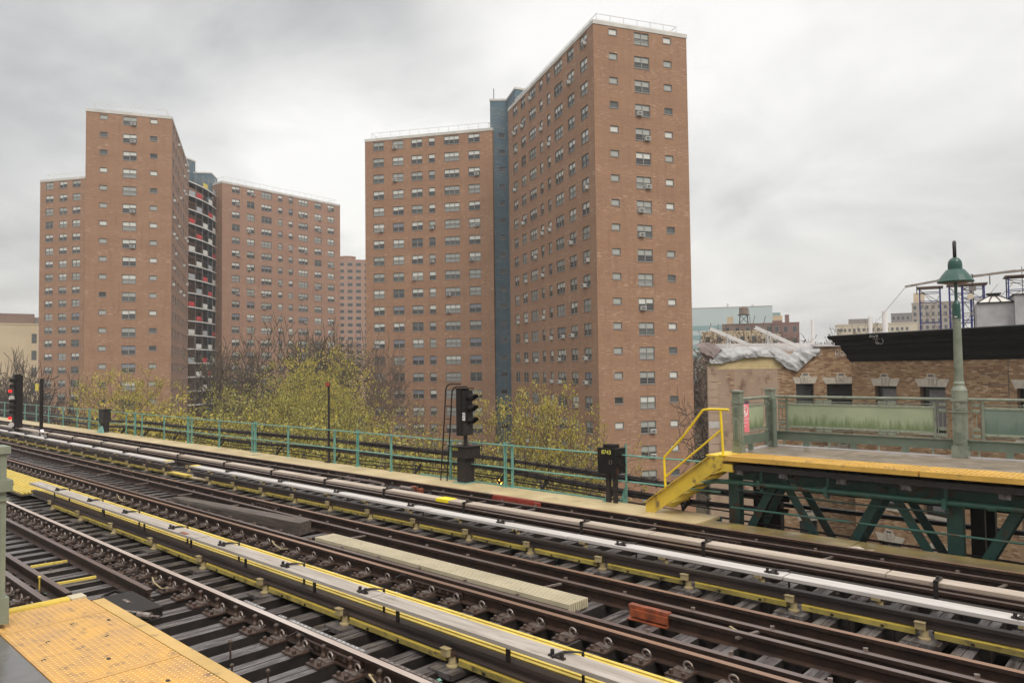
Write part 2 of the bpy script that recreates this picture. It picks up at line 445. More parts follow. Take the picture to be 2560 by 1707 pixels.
# rain-streaked panels: algae rising from the bottom edge, a mark of its own shape
for pm, zlo, green in ((M_PANEL, 1.40, (0.10, 0.145, 0.055)), (M_PANEL2, 1.42, (0.085, 0.14, 0.105))):
    t = pm.node_tree
    b = t.nodes['Principled BSDF']
    src = b.inputs['Base Color'].links[0].from_socket
    g = t.nodes.new('ShaderNodeNewGeometry')
    sp = t.nodes.new('ShaderNodeSeparateXYZ')
    t.links.new(g.outputs['Position'], sp.inputs[0])
    mp = t.nodes.new('ShaderNodeMapping')
    mp.inputs['Scale'].default_value = (15, 15, 1.6)
    t.links.new(g.outputs['Position'], mp.inputs[0])
    nz_ = t.nodes.new('ShaderNodeTexNoise')
    nz_.inputs['Scale'].default_value = 1.1
    nz_.inputs['Detail'].default_value = 9
    nz_.inputs['Roughness'].default_value = .8
    t.links.new(mp.outputs[0], nz_.inputs['Vector'])
    a = t.nodes.new('ShaderNodeMath')
    a.operation = 'MULTIPLY_ADD'
    a.inputs[1].default_value = 0.75
    a.inputs[2].default_value = zlo - 0.16
    t.links.new(nz_.outputs[0], a.inputs[0])
    s_ = t.nodes.new('ShaderNodeMath')
    s_.operation = 'SUBTRACT'
    t.links.new(a.outputs[0], s_.inputs[0])
    t.links.new(sp.outputs[2], s_.inputs[1])
    q = t.nodes.new('ShaderNodeMapRange')
    q.inputs[1].default_value = -0.02
    q.inputs[2].default_value = 0.14
    q.inputs[4].default_value = 0.8
    t.links.new(s_.outputs[0], q.inputs[0])
    mx = t.nodes.new('ShaderNodeMix')
    mx.data_type = 'RGBA'
    mx.inputs[7].default_value = (*green, 1)
    t.links.new(src, mx.inputs[6])
    t.links.new(q.outputs[0], mx.inputs[0])
    t.links.new(mx.outputs[2], b.inputs['Base Color'])


# ============================================================ mesh helpers
class MB:
    def __init__(self):
        self.v, self.f, self.m, self.mats = [], [], [], []

    def mi(self, m):
        if m not in self.mats:
            self.mats.append(m)
        return self.mats.index(m)

    def add(self, vs, fs, m):
        b = len(self.v)
        self.v += [tuple(p) for p in vs]
        k = self.mi(m)
        for f in fs:
            self.f.append(tuple(b + i for i in f))
            self.m.append(k)
        return self

    def box(self, x0, x1, y0, y1, z0, z1, m, top=None):
        vs = [(x0, y0, z0), (x1, y0, z0), (x1, y1, z0), (x0, y1, z0), (x0, y0, z1), (x1, y0, z1), (x1, y1, z1), (x0, y1, z1)]
        self.add(vs, [(0, 3, 2, 1), (0, 1, 5, 4), (1, 2, 6, 5), (2, 3, 7, 6), (3, 0, 4, 7)], m)
        self.add([vs[i] for i in (4, 5, 6, 7)], [(0, 1, 2, 3)], top or m)
        return self

    def hexa(self, vs, m):
        return self.add(vs, [(0, 3, 2, 1), (0, 1, 5, 4), (1, 2, 6, 5), (2, 3, 7, 6), (3, 0, 4, 7), (4, 5, 6, 7)], m)

    def beam(self, p, q, w, h, m, up=(0, 0, 1)):
        p, q = Vector(p), Vector(q)
        d = (q - p).normalized()
        s = d.cross(Vector(up))
        if s.length < 1e-4:
            s = Vector((1, 0, 0))
        s.normalize()
        u = s.cross(d)
        s *= w / 2
        u *= h / 2
        return self.hexa([p - s - u, p + s - u, q + s - u, q - s - u, p - s + u, p + s + u, q + s + u, q - s + u], m)

    def tube(self, pts, r, m, n=8, caps=True):
        pts = [Vector(p) for p in pts]
        rs = r if isinstance(r, (list, tuple)) else [r] * len(pts)
        vs = []
        prev = None
        for i, p in enumerate(pts):
            a = pts[max(i - 1, 0)]
            c = pts[min(i + 1, len(pts) - 1)]
            d = (c - a).normalized()
            if prev is None:
                s = d.cross(Vector((0, 0, 1)))
                if s.length < 1e-3:
                    s = d.cross(Vector((0, 1, 0)))
            else:
                s = prev - d * prev.dot(d)
            s.normalize()
            prev = s
            u = d.cross(s)
            for k in range(n):
                an = 2 * math.pi * k / n
                vs.append(p + (s * math.cos(an) + u * math.sin(an)) * rs[i])
        fs = []
        for i in range(len(pts) - 1):
            for k in range(n):
                fs.append((i * n + k, i * n + (k + 1) % n, (i + 1) * n + (k + 1) % n, (i + 1) * n + k))
        if caps:
            fs.append(tuple(range(n - 1, -1, -1)))
            fs.append(tuple((len(pts) - 1) * n + k for k in range(n)))
        return self.add(vs, fs, m)

    def lathe(self, prof, m, c=(0, 0, 0), n=16):
        vs, fs = [], []
        for (r, z) in prof:
            for k in range(n):
                a = 2 * math.pi * k / n
                vs.append((c[0] + r * math.cos(a), c[1] + r * math.sin(a), c[2] + z))
        for i in range(len(prof) - 1):
            for k in range(n):
                fs.append((i * n + k, i * n + (k + 1) % n, (i + 1) * n + (k + 1) % n, (i + 1) * n + k))
        fs.append(tuple(range(n - 1, -1, -1)))
        fs.append(tuple((len(prof) - 1) * n + k for k in range(n)))
        return self.add(vs, fs, m)

    def extrude_x(self, prof, x0, x1, m, topm=None, topset=()):
        """polygon in (y, z) swept along x"""
        n = len(prof)
        vs = [(x0, y, z) for y, z in prof] + [(x1, y, z) for y, z in prof]
        for k in range(n):
            self.add([vs[k], vs[(k + 1) % n], vs[n + (k + 1) % n], vs[n + k]], [(0, 1, 2, 3)], topm if k in topset else m)
        self.add(vs[:n], [tuple(range(n - 1, -1, -1))], m)
        self.add(vs[n:], [tuple(range(n))], m)
        return self

    def poly(self, pts, z0, z1, m, top=None):
        """upright prism over a plan polygon"""
        n = len(pts)
        vs = [(x, y, z0) for x, y in pts] + [(x, y, z1) for x, y in pts]
        self.add(vs, [(k, (k + 1) % n, n + (k + 1) % n, n + k) for k in range(n)] + [tuple(range(n - 1, -1, -1))], m)
        self.add([(x, y, z1) for x, y in pts], [tuple(range(n))], top or m)
        return self

    def mesh(self, name, smooth=False):
        me = bpy.data.meshes.new(name)
        me.from_pydata(self.v, [], self.f)
        for m in self.mats:
            me.materials.append(m)
        me.polygons.foreach_set('material_index', self.m)
        if smooth:
            me.polygons.foreach_set('use_smooth', [True] * len(self.f))
        me.update()
        return me

    def obj(self, name, parent=None, loc=None, smooth=False, rot=0.0):
        return mo(name, self.mesh(name, smooth), parent, loc, rot)


def mo(name, me, parent=None, loc=None, rot=0.0, scale=None):
    o = bpy.data.objects.new(name, me)
    COL.objects.link(o)
    if parent:
        o.parent = parent
    if loc:
        o.location = loc
    if rot:
        o.rotation_euler = (0, 0, rot)
    if scale:
        o.scale = scale
    return o


def tag(o, label, cat, group=None, kind=None):
    o['label'] = label
    if cat:
        o['category'] = cat
    if group:
        o['group'] = group
    if kind:
        o['kind'] = kind
    return o


def thing(name, label, cat, loc=(0, 0, 0), rot=0.0, group=None):
    o = bpy.data.objects.new(name, None)
    o.empty_display_size = 0.2
    COL.objects.link(o)
    o.location = loc
    o.rotation_euler = (0, 0, rot)
    return tag(o, label, cat, group)


def struct(o, label=None):
    o['kind'] = 'structure'
    if label:
        o['label'] = label
    return o


def text_obj(name, txt, size, m, parent, loc, rot, depth=0.001, sx=1.0):
    cu = bpy.data.curves.new(name, 'FONT')
    cu.body = txt
    cu.size = size
    cu.extrude = depth
    cu.align_x = 'CENTER'
    cu.align_y = 'CENTER'
    cu.materials.append(m)
    tmp = bpy.data.objects.new(name + '_curve', cu)
    me = bpy.data.meshes.new_from_object(tmp)
    bpy.data.objects.remove(tmp)
    o = bpy.data.objects.new(name, me)
    COL.objects.link(o)
    o.parent = parent
    o.location = loc
    o.rotation_euler = rot
    o.scale = (sx, 1, 1)
    return o


# ============================================================ ground
GZ = -15.0
struct(MB().add([(-3000, -3000, GZ), (3000, -3000, GZ), (3000, 3000, GZ), (-3000, 3000, GZ)], [(0, 1, 2, 3)], M_GROUND).obj('ground'),
       'park lawn and bare earth far below the elevated tracks')
struct(MB().add([(-400, -16, GZ + .02), (200, -16, GZ + .02), (200, 19, GZ + .02), (-400, 19, GZ + .02)], [(0, 1, 2, 3)], M_ASPH).obj('road'),
       'dark street running underneath the elevated tracks')

# ============================================================ apartment towers
STOREY = 2.65
ROWS = 20
PANE_MESH = {}
FRAME_MESH = {}


def frame_mesh(kind, w, h, brick):
    key = (kind, brick.name)
    if key in FRAME_MESH:
        return FRAME_MESH[key]
    b = MB()
    x, z = w / 2, h / 2
    d0, d1 = 0.0, 0.16
    # brick reveals
    b.add([(-x, d0, -z), (x, d0, -z), (x, d1, -z), (-x, d1, -z)], [(0, 1, 2, 3)], brick)
    b.add([(-x, d0, z), (-x, d1, z), (x, d1, z), (x, d0, z)], [(0, 1, 2, 3)], brick)
    b.add([(-x, d0, -z), (-x, d1, -z), (-x, d1, z), (-x, d0, z)], [(0, 1, 2, 3)], brick)
    b.add([(x, d0, -z), (x, d0, z), (x, d1, z), (x, d1, -z)], [(0, 1, 2, 3)], brick)
    t = 0.075
    fr = M_FRAMEM
    b.box(-x, x, .06, .13, z - t, z, fr)
    b.box(-x, x, .06, .13, -z, -z + t, fr)
    b.box(-x, -x + t, .06, .13, -z + t, z - t, fr)
    b.box(x - t, x, .06, .13, -z + t, z - t, fr)
    if kind != 'small':
        b.box(-x + t, x - t, .05, .12, -.035, .03, fr)
        nm = 2 if w > 2.2 else (1 if w > 1.2 else 0)
        for k in range(nm):
            cx = -x + w * (k + 1) / (nm + 1)
            b.box(cx - .045, cx + .045, .045, .11, -z + t, z - t, M_FRAMEL)
        # guard bars over the lower sash
        b.box(-x + t, x - t, .075, .095, -z * .55, -z * .55 + .03, M_FRAMEL)
        b.box(-x + t, x - t, .075, .095, -z * .3, -z * .3 + .025, fr)
    b.box(-x - .05, x + .05, -.05, .05, -z - .07, -z - .002, M_FRAMEL)
    FRAME_MESH[key] = b.mesh('window')
    return FRAME_MESH[key]


def pane_mesh(kind, w, h, var):
    key = (kind, var)
    if key in PANE_MESH:
        return PANE_MESH[key]
    b = MB()
    x, z = w / 2 - .03, h / 2 - .03
    rnd = random.Random(var * 17 + 3)
    if kind == 'small':
        m = (M_BLIND2, M_BLINDSKY, M_GLASS2, M_BLIND2, M_GLASS, M_BLIND2, M_BLIND2, M_BLINDSKY)[var]
        b.add([(-x, .12, -z), (x, .12, -z), (x, .12, z), (-x, .12, z)], [(0, 1, 2, 3)], m)
    else:
        nm = 3 if w > 2.2 else (2 if w > 1.2 else 1)
        for k in range(nm):
            a, c = -x + 2 * x * k / nm, -x + 2 * x * (k + 1) / nm
            up = (M_BLINDSKY, M_BLINDSKY, M_BLIND2, M_BLIND2, M_BLINDSKY, M_GLASS2, M_BLIND2, M_CURT)[var]
            lo = (M_GLASS, M_BLIND2, M_GLASS2, M_GLASS, M_GLASS, M_GLASS, M_BLIND2, M_GLASS)[var]
            if rnd.random() < .22:
                up, lo = rnd.choice(((M_BLINDSKY, M_GLASS), (M_GLASS2, M_GLASS), (M_BLIND2, M_GLASS2), (up, M_BLIND2)))
            cut = rnd.choice((-.0, -.0, -.12, .2)) * z
            b.add([(a, .12, -z), (c, .12, -z), (c, .12, cut), (a, .12, cut)], [(0, 1, 2, 3)], lo)
            b.add([(a, .12, cut), (c, .12, cut), (c, .12, z), (a, .12, z)], [(0, 1, 2, 3)], up)
    PANE_MESH[key] = b.mesh('panes')
    return PANE_MESH[key]


ACM = MB()
ACM.box(-.30, .30, -.34, .06, -.20, .20, M_AC)
ACM.box(-.25, .12, -.352, -.341, -.15, .15, M_ACG)
ACM.box(.16, .25, -.352, -.341, -.15, .15, M_ACG)
ACM = ACM.mesh('air_conditioner')

WIN = {'small': (1.05, 0.70), 'wide': (1.88, 1.33), 'xwide': (2.50, 1.33), 'narrow': (1.08, 1.33), 'mid': (1.80, 1.33)}


def wall(parent, name, p0, p1, z0, z1, cols, rows_z, brick, seen, winlist):
    """one face of a wing: a wall with real openings; p0 is its left end seen from outside"""
    p0, p1 = Vector((*p0, 0)), Vector((*p1, 0))
    ln = (p1 - p0).length
    ang = math.atan2(p1.y - p0.y, p1.x - p0.x)
    xs = [0.0, ln]
    for (cx, kind) in cols:
        w = WIN[kind][0]
        xs += [cx - w / 2, cx + w / 2]
    xs = sorted(set(round(v, 4) for v in xs))
    b = MB()
    for i in range(len(xs) - 1):
        a, c = xs[i], xs[i + 1]
        mid = (a + c) / 2
        k = None
        for (cx, kind) in cols:
            if abs(mid - cx) < WIN[kind][0] / 2:
                k = kind
        if k is None:
            b.add([(a, 0, z0), (c, 0, z0), (c, 0, z1), (a, 0, z1)], [(0, 1, 2, 3)], brick)
        else:
            h = WIN[k][1]
            cur = z0
            for rz in sorted(rows_z):
                dz = 0.28 if k == 'small' else 0.0
                lo, hi = rz + dz - h / 2, rz + dz + h / 2
                b.add([(a, 0, cur), (c, 0, cur), (c, 0, lo), (a, 0, lo)], [(0, 1, 2, 3)], brick)
                cur = hi
            b.add([(a, 0, cur), (c, 0, cur), (c, 0, z1), (a, 0, z1)], [(0, 1, 2, 3)], brick)
    o = b.obj(name, parent, (p0.x, p0.y, 0), rot=ang)
    for ri, rz in enumerate(rows_z):
        for (cx, kind) in cols:
            dz = 0.28 if kind == 'small' else 0.0
            winlist.append((seen - ri * 0.01 if seen < 2 else 10 + seen - ri * .01, kind, p0, ang, cx, rz + dz, brick))
    return o


def place_windows(parent, winlist, rnd, limit=298):
    winlist.sort(key=lambda t: -t[0])
    rest, restp = MB(), MB()
    nac = 0
    for i, (pr, kind, p0, ang, cx, z, brick) in enumerate(winlist):
        w, h = WIN[kind]
        pos = p0 + Vector((math.cos(ang) * cx, math.sin(ang) * cx, z))
        fm = frame_mesh(kind, w, h, brick)
        if brick is M_BLUE:
            var = 4
        elif rnd.random() < (.8 if z > 18 else (.5 if z > 4 else .25)):  # higher floors get paler panes, painting in the sky they reflect
            var = rnd.choice((0, 1, 4, 0, 1, 2, 6))
        else:
            var = rnd.choice((2, 3, 5, 7, 3, 2, 6))
        if i >= limit:
            mtx = Matrix.Translation(pos) @ Matrix.Rotation(ang, 4, 'Z')
            for src, dst in ((fm, rest), (pane_mesh(kind, w, h, var), restp)):
                for p in src.polygons:
                    dst.add([mtx @ src.vertices[v].co for v in p.vertices], [tuple(range(len(p.vertices)))], src.materials[p.material_index])
            continue
        wo = mo('window', fm, parent, pos, ang)
        mo('panes', pane_mesh(kind, w, h, var), wo)
        if kind != 'small' and rnd.random() < .27 and nac < 290:
            nac += 1
            sx = rnd.choice((-1, 1)) * (w / 4 if w > 1.2 else 0)
            mo('air_conditioner', ACM, wo, (sx, 0, -h / 2 + .22))
    if rest.v:
        o = rest.obj('windows_of_lower_floors', parent)
        o['kind'] = 'stuff'
        o = restp.obj('panes_of_lower_floors', parent)
        o['kind'] = 'stuff'


def ring(pts, grow):
    """offset a convex plan polygon outwards"""
    c = Vector((sum(p[0] for p in pts) / len(pts), sum(p[1] for p in pts) / len(pts)))
    outp = []
    n = len(pts)
    for i in range(n):
        a, b, d = Vector(pts[i - 1]), Vector(pts[i]), Vector(pts[(i + 1) % n])
        e1, e2 = (b - a).normalized(), (d - b).normalized()
        n1, n2 = Vector((e1.y, -e1.x)), Vector((e2.y, -e2.x))
        if n1.dot(b - c) < 0:
            n1 = -n1
        if n2.dot(b - c) < 0:
            n2 = -n2
        k = (n1 + n2)
        k = k / max(k.dot(n1), .3)
        outp.append(tuple(b + k * grow))
    return outp


def roof(parent, pts, zt, brick, railing=True, h=0.45):
    b = MB()
    b.poly(ring(pts, 0.06), zt + .002, zt + h, M_COPING)
    b.obj('roof_coping', parent)
    if railing:
        ip = ring(pts, -0.8)
        rb = MB()
        zr = zt + h
        n = len(ip)
        for i in range(n):
            p, q = Vector(ip[i]), Vector(ip[(i + 1) % n])
            ln = (q - p).length
            for zz_, w_ in ((1.12, .06), (.56, .025), (.12, .025)):
                rb.beam((p.x, p.y, zr + zz_), (q.x, q.y, zr + zz_), w_, w_, M_RAILW)
            k = max(1, round(ln / 1.7))
            for j in range(k):
                c = p + (q - p) * j / k
                rb.beam((c.x, c.y, zr), (c.x, c.y, zr + 1.1), .05, .05, M_RAILW)
        rb.obj('roof_railing', parent)


def local(p, off):
    return (p[0] + off[0], p[1] + off[1])


def along(p, ang, d):
    return (p[0] + math.cos(R(ang)) * d, p[1] + math.sin(R(ang)) * d)


def y_tower(label, off, dz, seen, seed):
    rnd = random.Random(seed)
    A1 = local((-46.65, 63.15), off)
    A2 = along(A1, 62.9, 11.6)
    A3 = along(A2, 152, 28.5)
    A4 = along(A1, 152, 28.5)
    B1 = local((-97.9, 70.4), off)
    B2 = along(B1, 29.2, 21.35)
    B3 = along(B2, 119.2, 11.7)
    B4 = along(B1, 119.2, 11.7)
    C1 = local((-73.0, 96.5), off)
    C2 = along(C1, 94, 29.8)
    C3 = along(C2, 184, 11.7)
    C4 = along(C1, 184, 11.7)
    root = thing('apartment_building', label, 'building', (0, 0, 0), group='twin brown brick housing towers')
    zr = 39.42 + dz
    z0 = GZ - .2
    rows = [38.55 + dz - STOREY * i for i in range(ROWS)]
    rows = [r_ for r_ in rows if r_ > GZ + 1]
    wl = []
    endc = [(2.35, 'small'), (5.85, 'wide'), (9.1, 'small')]
    longc = [(2.6, 'wide'), (6.2, 'wide'), (9.95, 'xwide'), (13.1, 'narrow'), (15.65, 'narrow'), (18.8, 'xwide'), (22.3, 'mid'), (25.6, 'mid')]
    # wing A
    wall(root, 'wall', A1, A2, z0, zr, endc, rows, M_BRICK, seen['A_end'], wl)
    wall(root, 'wall', A4, A1, z0, zr, [(28.5 - c, k) for c, k in longc] if seen['A_left'] else [], rows, M_BRICK, seen['A_left'], wl)
    wall(root, 'wall', A2, A3, z0, zr, longc if seen['A_right'] else [], rows, M_BRICKLIT, seen['A_right'], wl)
    wall(root, 'wall', A3, A4, z0, zr, [], rows, M_BRICK, 0, wl)
    roof(root, [A1, A2, A3, A4], zr, M_BRICK)
    # wing B
    bc = [(2.35, 'wide'), (5.7, 'wide'), (8.9, 'wide'), (11.4, 'narrow'), (14.7, 'xwide'), (18.35, 'wide')]
    wall(root, 'wall', B1, B2, z0, zr, bc if seen['B'] else [], rows, M_BRICK, seen['B'], wl)
    ret = [(1.3, 'small')] if seen['B'] > 1 else []
    wall(root, 'wall', B2, B3, z0, zr, [], rows, M_BRICK, 0, wl)
    wall(root, 'wall', B3, B4, z0, zr, [], rows, M_BRICK, 0, wl)
    wall(root, 'wall', B4, B1, z0, zr, [], rows, M_BRICK, 0, wl)
    roof(root, [B1, B2, B3, B4], zr, M_BRICK)
    # wing C
    cc = [(27.15 + .0, 'wide'), (23.55, 'wide'), (19.55, 'xwide'), (16.3, 'narrow'), (13.65, 'narrow'), (10.25, 'xwide'), (6.5, 'mid'), (3.05, 'mid')]
    wall(root, 'wall', C1, C2, z0, zr, cc if seen['C'] else [], rows, M_BRICKLIT, seen['C'], wl)
    wall(root, 'wall', C2, C3, z0, zr, [], rows, M_BRICK, 0, wl)
    wall(root, 'wall', C3, C4, z0, zr, [], rows, M_BRICK, 0, wl)
    wall(root, 'wall', C4, C1, z0, zr, [], rows, M_BRICK, 0, wl)
    roof(root, [C1, C2, C3, C4], zr, M_BRICK)
    # blue glazed core between the wings
    a = local((-80.0, 81.1), off)
    b_ = local((-78.1, 82.9), off)
    c_ = local((-73.9, 80.3), off)
    d_ = local((-73.0, 82.3), off)
    e_ = local((-79.0, 93.6), off)
    f_ = local((-88.0, 92.0), off)
    zb_ = 44.3 + dz
    pts = [a, b_, c_, d_, e_, f_]
    ww = [r_ for r_ in rows]
    segs = list(zip(pts, pts[1:] + pts[:1]))
    for i, (p, q) in enumerate(segs):
        cols = [(1.75, 'small')] if (i == 0 and seen['core']) else []
        wall(root, 'core_wall', p, q, z0, zb_, cols, ww, M_BLUE, seen['core'], wl)
    cap = MB()
    cap.poly(ring(pts, 0.08), zb_ + .002, zb_ + .3, M_COPING)
    cap.obj('roof_coping', root)
    # lower blue block behind the galleries
    lw = [local(p, off) for p in ((-80.2, 91.2), (-76.6, 95.9), (-80.5, 99.0), (-84.0, 94.2))]
    MB().poly(lw, z0, 41.9 + dz, M_BLUE).obj('core_block', root)
    MB().poly(ring(lw, .08), 41.902 + dz, 42.15 + dz, M_COPING).obj('roof_coping', root)
    # stack and aerials on the core
    st = MB()
    cx, cy = local((-76.6, 84.2), off)
    st.tube([(cx, cy, zb_ + .3), (cx, cy, zb_ + 1.9)], .07, M_IRON, 6)
    st.tube([(cx - 4.2, cy - 1.4, zb_ + .3), (cx - 4.2, cy - 1.4, zb_ + 2.6)], .06, M_IRON, 6)
    st.tube([(cx + 1.6, cy + .2, zb_ - .2), (cx + 2.9, cy - .3, zb_ + .5)], .35, M_COPING, 10)
    st.beam((cx, cy, zb_ + 1.8), (cx + 3, cy + 1, zb_ + 1.6), .05, .05, M_RAILW)
    st.obj('roof_pipe', root)
    # galleries between wings A and C
    g0 = Vector(A3)
    g1 = Vector(local((-75.2, 96.35), off))
    gd = (g1 - g0)
    gl = gd.length
    ga = math.atan2(gd.y, gd.x)
    npan = 5
    bow = .6
    nrm = Vector((gd.y, -gd.x)).normalized()

    def gp(t_, outw=0.0):
        p_ = g0 + gd * t_ + nrm * (bow * (4 * t_ * (1 - t_)) + outw)
        return (p_.x, p_.y)
    slab = MB()
    seg = 10
    outer = [gp(i / seg) for i in range(seg + 1)]
    inner = [gp(i / seg, -2.2) for i in range(seg, -1, -1)]
    pl2 = outer + inner
    nn_ = len(pl2)
    slab.add([(x, y, 0) for x, y in pl2] + [(x, y, .21) for x, y in pl2], [(k, (k + 1) % nn_, nn_ + (k + 1) % nn_, nn_ + k) for k in range(nn_)], M_WHITE)
    slab.add([(x, y, .21) for x, y in pl2], [tuple(range(nn_))], M_SOFFIT_SHADE)
    slab.add([(x, y, 0) for x, y in pl2], [tuple(range(nn_ - 1, -1, -1))], M_SOFFIT_SHADE)
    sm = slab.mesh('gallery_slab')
    back = MB()
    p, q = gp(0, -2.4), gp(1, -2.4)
    back.add([(p[0], p[1], z0), (q[0], q[1], z0), (q[0], q[1], zr - 1.2), (p[0], p[1], zr - 1.2)], [(0, 1, 2, 3)], M_RECESS_SHADE)
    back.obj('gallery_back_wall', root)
    MB().poly([gp(-.02, -2.2), gp(1.02, -2.2), gp(1.02, -8.5), gp(-.02, -8.5)], z0, zr - 1.1, M_BRICK).obj('wall', root)
    pan = {}
    for nm, m_ in (('w', M_WHITE), ('r', M_RED), ('g', M_GREYP), ('y', M_YEL)):
        w_ = gl / npan
        pan[nm] = MB().box(.35, w_ - .3, -.03, .03, .3, 1.15, m_).mesh('gallery_panel')
    pattern = ['g.y..', '.w.rg', 'wr.g.', 'w.w.r', '.w.r.', 'r.w.w', '.g.w.', 'w.r.g', '.r.g.', 'w.w.r', '.w.r.', 'r.g.w', '.w.w.', 'w.r.g', '.r.w.', 'w.w..']
    postm = MB().box(-.035, .035, -.035, .035, .26, STOREY, M_FRAMEL).mesh('gallery_post')
    railm = MB().box(0, gl / npan, -.02, .02, 1.0, 1.04, M_IRON).box(0, gl / npan, -.01, .01, .64, .66, M_IRON).mesh('gallery_rail')
    door = MB().box(-.4, .4, 0, .05, .3, 2.3, M_GLASS2).mesh('gallery_door')
    nfl = 17 if seen['gal'] else 0
    for fl in range(nfl):
        z = rows[0] - 1.75 - STOREY * fl
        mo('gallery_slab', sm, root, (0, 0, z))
        for k in range(npan + 1):
            p = gp(k / npan, -.12)
            if k < npan:
                p2 = gp((k + 1) / npan, -.12)
                an = math.atan2(p2[1] - p[1], p2[0] - p[0])
                code = pattern[fl % 16][npan - 1 - k] if fl < 17 else '.'
                if code in pan:
                    mo('gallery_panel', pan[code], root, (p[0], p[1], z), an)
                else:
                    mo('gallery_rail', railm, root, (p[0], p[1], z), an)
            mo('gallery_post', postm, root, (p[0], p[1], z))
            if k % 2 and k < npan:
                pd = gp((k + .5) / npan, -2.3)
                mo('gallery_door', door, root, (pd[0], pd[1], z), ga + math.pi)
    place_windows(root, wl, rnd)
    return root


y_tower('tall brown brick tower at the right with a blue strip between its two wings', (0, 0), 0.0,
        dict(A_end=5, A_left=4.5, A_right=0, B=3, C=0, core=2.5, gal=0), 11)
y_tower('brown brick tower at the left with stacked galleries of red and white panels', (-72.9, -27.0), 1.95,
        dict(A_end=5, A_left=0, A_right=3.5, B=2.5, C=4, core=0, gal=1), 23)


# ---- far buildings
def far_block(name, label, c, yaw, w, d, z1, m, cols=0, rows=0, ww=1.4, wh=1.3, top=None, z0=GZ, gap=None, wm=M_GLASS, group=None, extra=None, lift=1.6):
    """a block whose front runs along its own x at y = 0"""
    root = thing(name, label, 'building', (c[0], c[1], 0), yaw, group)
    MB().box(-w / 2, w / 2, 0, d, z0, z1, m, top).obj('wall', root)
    MB().box(-w / 2 - .1, w / 2 + .1, -.1, d + .1, z1 + .002, z1 + .35, top or m).obj('parapet', root)
    if cols:
        fm = MB()
        fm.box(-ww / 2 - .08, ww / 2 + .08, -.05, .02, -wh / 2 - .1, wh / 2 + .08, M_FRAMEL)
        fm.box(-ww / 2, ww / 2, -.07, -.052, -wh / 2, wh / 2, wm)
        fm = fm.mesh('window')
        for i in range(cols):
            for j in range(rows):
                mo('window', fm, root, (-w / 2 + w * (i + .5) / cols, 0, z1 - lift - (gap or 3.0) * j))
    return root


def yaw_to(c):
    return math.atan2(c[1], c[0]) - math.pi / 2


c = (-243.6, 169.8)
t5 = far_block('apartment_building', 'distant narrow brick tower showing between the two tall brown towers', c, yaw_to(c), 26, 14, 46.0, M_BRICKLIT,
               8, 17, 1.9, 1.2, gap=2.65)
MB().lathe([(3.0, 0), (3.0, 1.2), (3.2, 1.3), (3.2, 1.7), (0.2, 2.0)], M_BRICKLIT, (-2.5, 5, 46.35), 20).obj('roof_tank', t5)
c = (-224.6, 46.2)
t6 = far_block('warehouse', 'plain cream walled building at the left edge behind bare trees', c, yaw_to(c), 21, 20, 15.5, M_CREAM, 0, 0)
wm_ = MB().box(-.6, .6, -.06, .03, -.9, .9, M_CREAM2).mesh('window')
wd_ = MB().box(-.55, .55, -.08, .03, -1.2, 1.2, M_GLASS2).mesh('window')
for j in range(4):
    for xx in (-6.0, -2.2, 1.2):
        mo('window', wm_, t6, (xx, 0, 11.0 - j * 4.2))
    mo('window', wd_, t6, (9.6, 0, 12.0 - j * 4.4))
MB().box(2.2, 9.8, 4, 12, 15.86, 18.6, M_BRB).box(9.8, 14, 5, 12, 15.86, 17.8, M_BRG).obj('roof_house', t6)


def water_tank(label, c, z, r, h, leg, group=None):
    t = thing('water_tank', label, 'water tank', (c[0], c[1], z), yaw_to(c), group)
    b = MB()
    for sx in (-1, 1):
        for sy in (-1, 1):
            b.beam((sx * r * .95, sy * r * .95, 0), (sx * r * .8, sy * r * .8, leg), .22, .22, M_IRON)
    for sx in (-1, 1):
        b.beam((-r * .9, sx * r * .9, .1), (r * .82, sx * r * .82, leg), .1, .1, M_IRON)
        b.beam((r * .9, sx * r * .9, .1), (-r * .82, sx * r * .82, leg), .1, .1, M_IRON)
    b.obj('stand', t)
    MB().lathe([(r * 1.35, leg), (r * 1.35, leg + .25)], M_IRON, n=12).obj('platform', t)
    MB().lathe([(r, leg + .25), (r * .97, leg + .25 + h)], M_TANK, n=20).obj('tank', t)
    MB().lathe([(r * 1.1, leg + .26 + h), (.1, leg + .25 + h + r * .5)], M_TANK, n=20).obj('roof', t)
    return t


water_tank('dark wooden water tank on a tall stand above the cream building', (-232.5, 47.8), 15.86, 1.6, 2.9, 4.0)
c = (-203.4, 367.3)
t7 = far_block('office_building', 'distant pale green glass office block with horizontal bands', c, R(26.5), 78, 30, 34.5, M_GLASSB, 0, 0, top=M_BRT)
for j in range(5):
    MB().box(-38.8, 33, -.12, -.02, 22.5 - j * 5.2, 25.0 - j * 5.2, M_GLASSB2).obj('window_band', t7)
MB().box(39.2, 43.5, 8, 28, GZ, 31.5, M_GLASSB2).obj('side_block', t7)
for xx, hh in ((-15, 1.6), (16, 2.0), (29, 1.2)):
    MB().box(xx - .5, xx + .5, 2, 3, 34.86, 34.86 + hh, M_COPING).obj('roof_vent', t7)
c = (-101.5, 217.5)
t8 = far_block('apartment_building', 'distant dark brown brick block below the wooden water tank', c, yaw_to(c), 18.5, 14, 15.4, M_BRB, 6, 4, 1.2, 1.5, gap=3.4)
MB().box(-7.8, -6.0, 1.5, 5, 15.76, 18.1, M_CREAM).box(5.8, 8.6, 1.5, 5, 15.76, 18.0, M_CREAM).obj('roof_house', t8)
water_tank('distant wooden water tank with conical roof on a steel stand', (-104.2, 216.8), 15.76, 1.35, 1.9, 2.6)
c = (-89.6, 213.5)
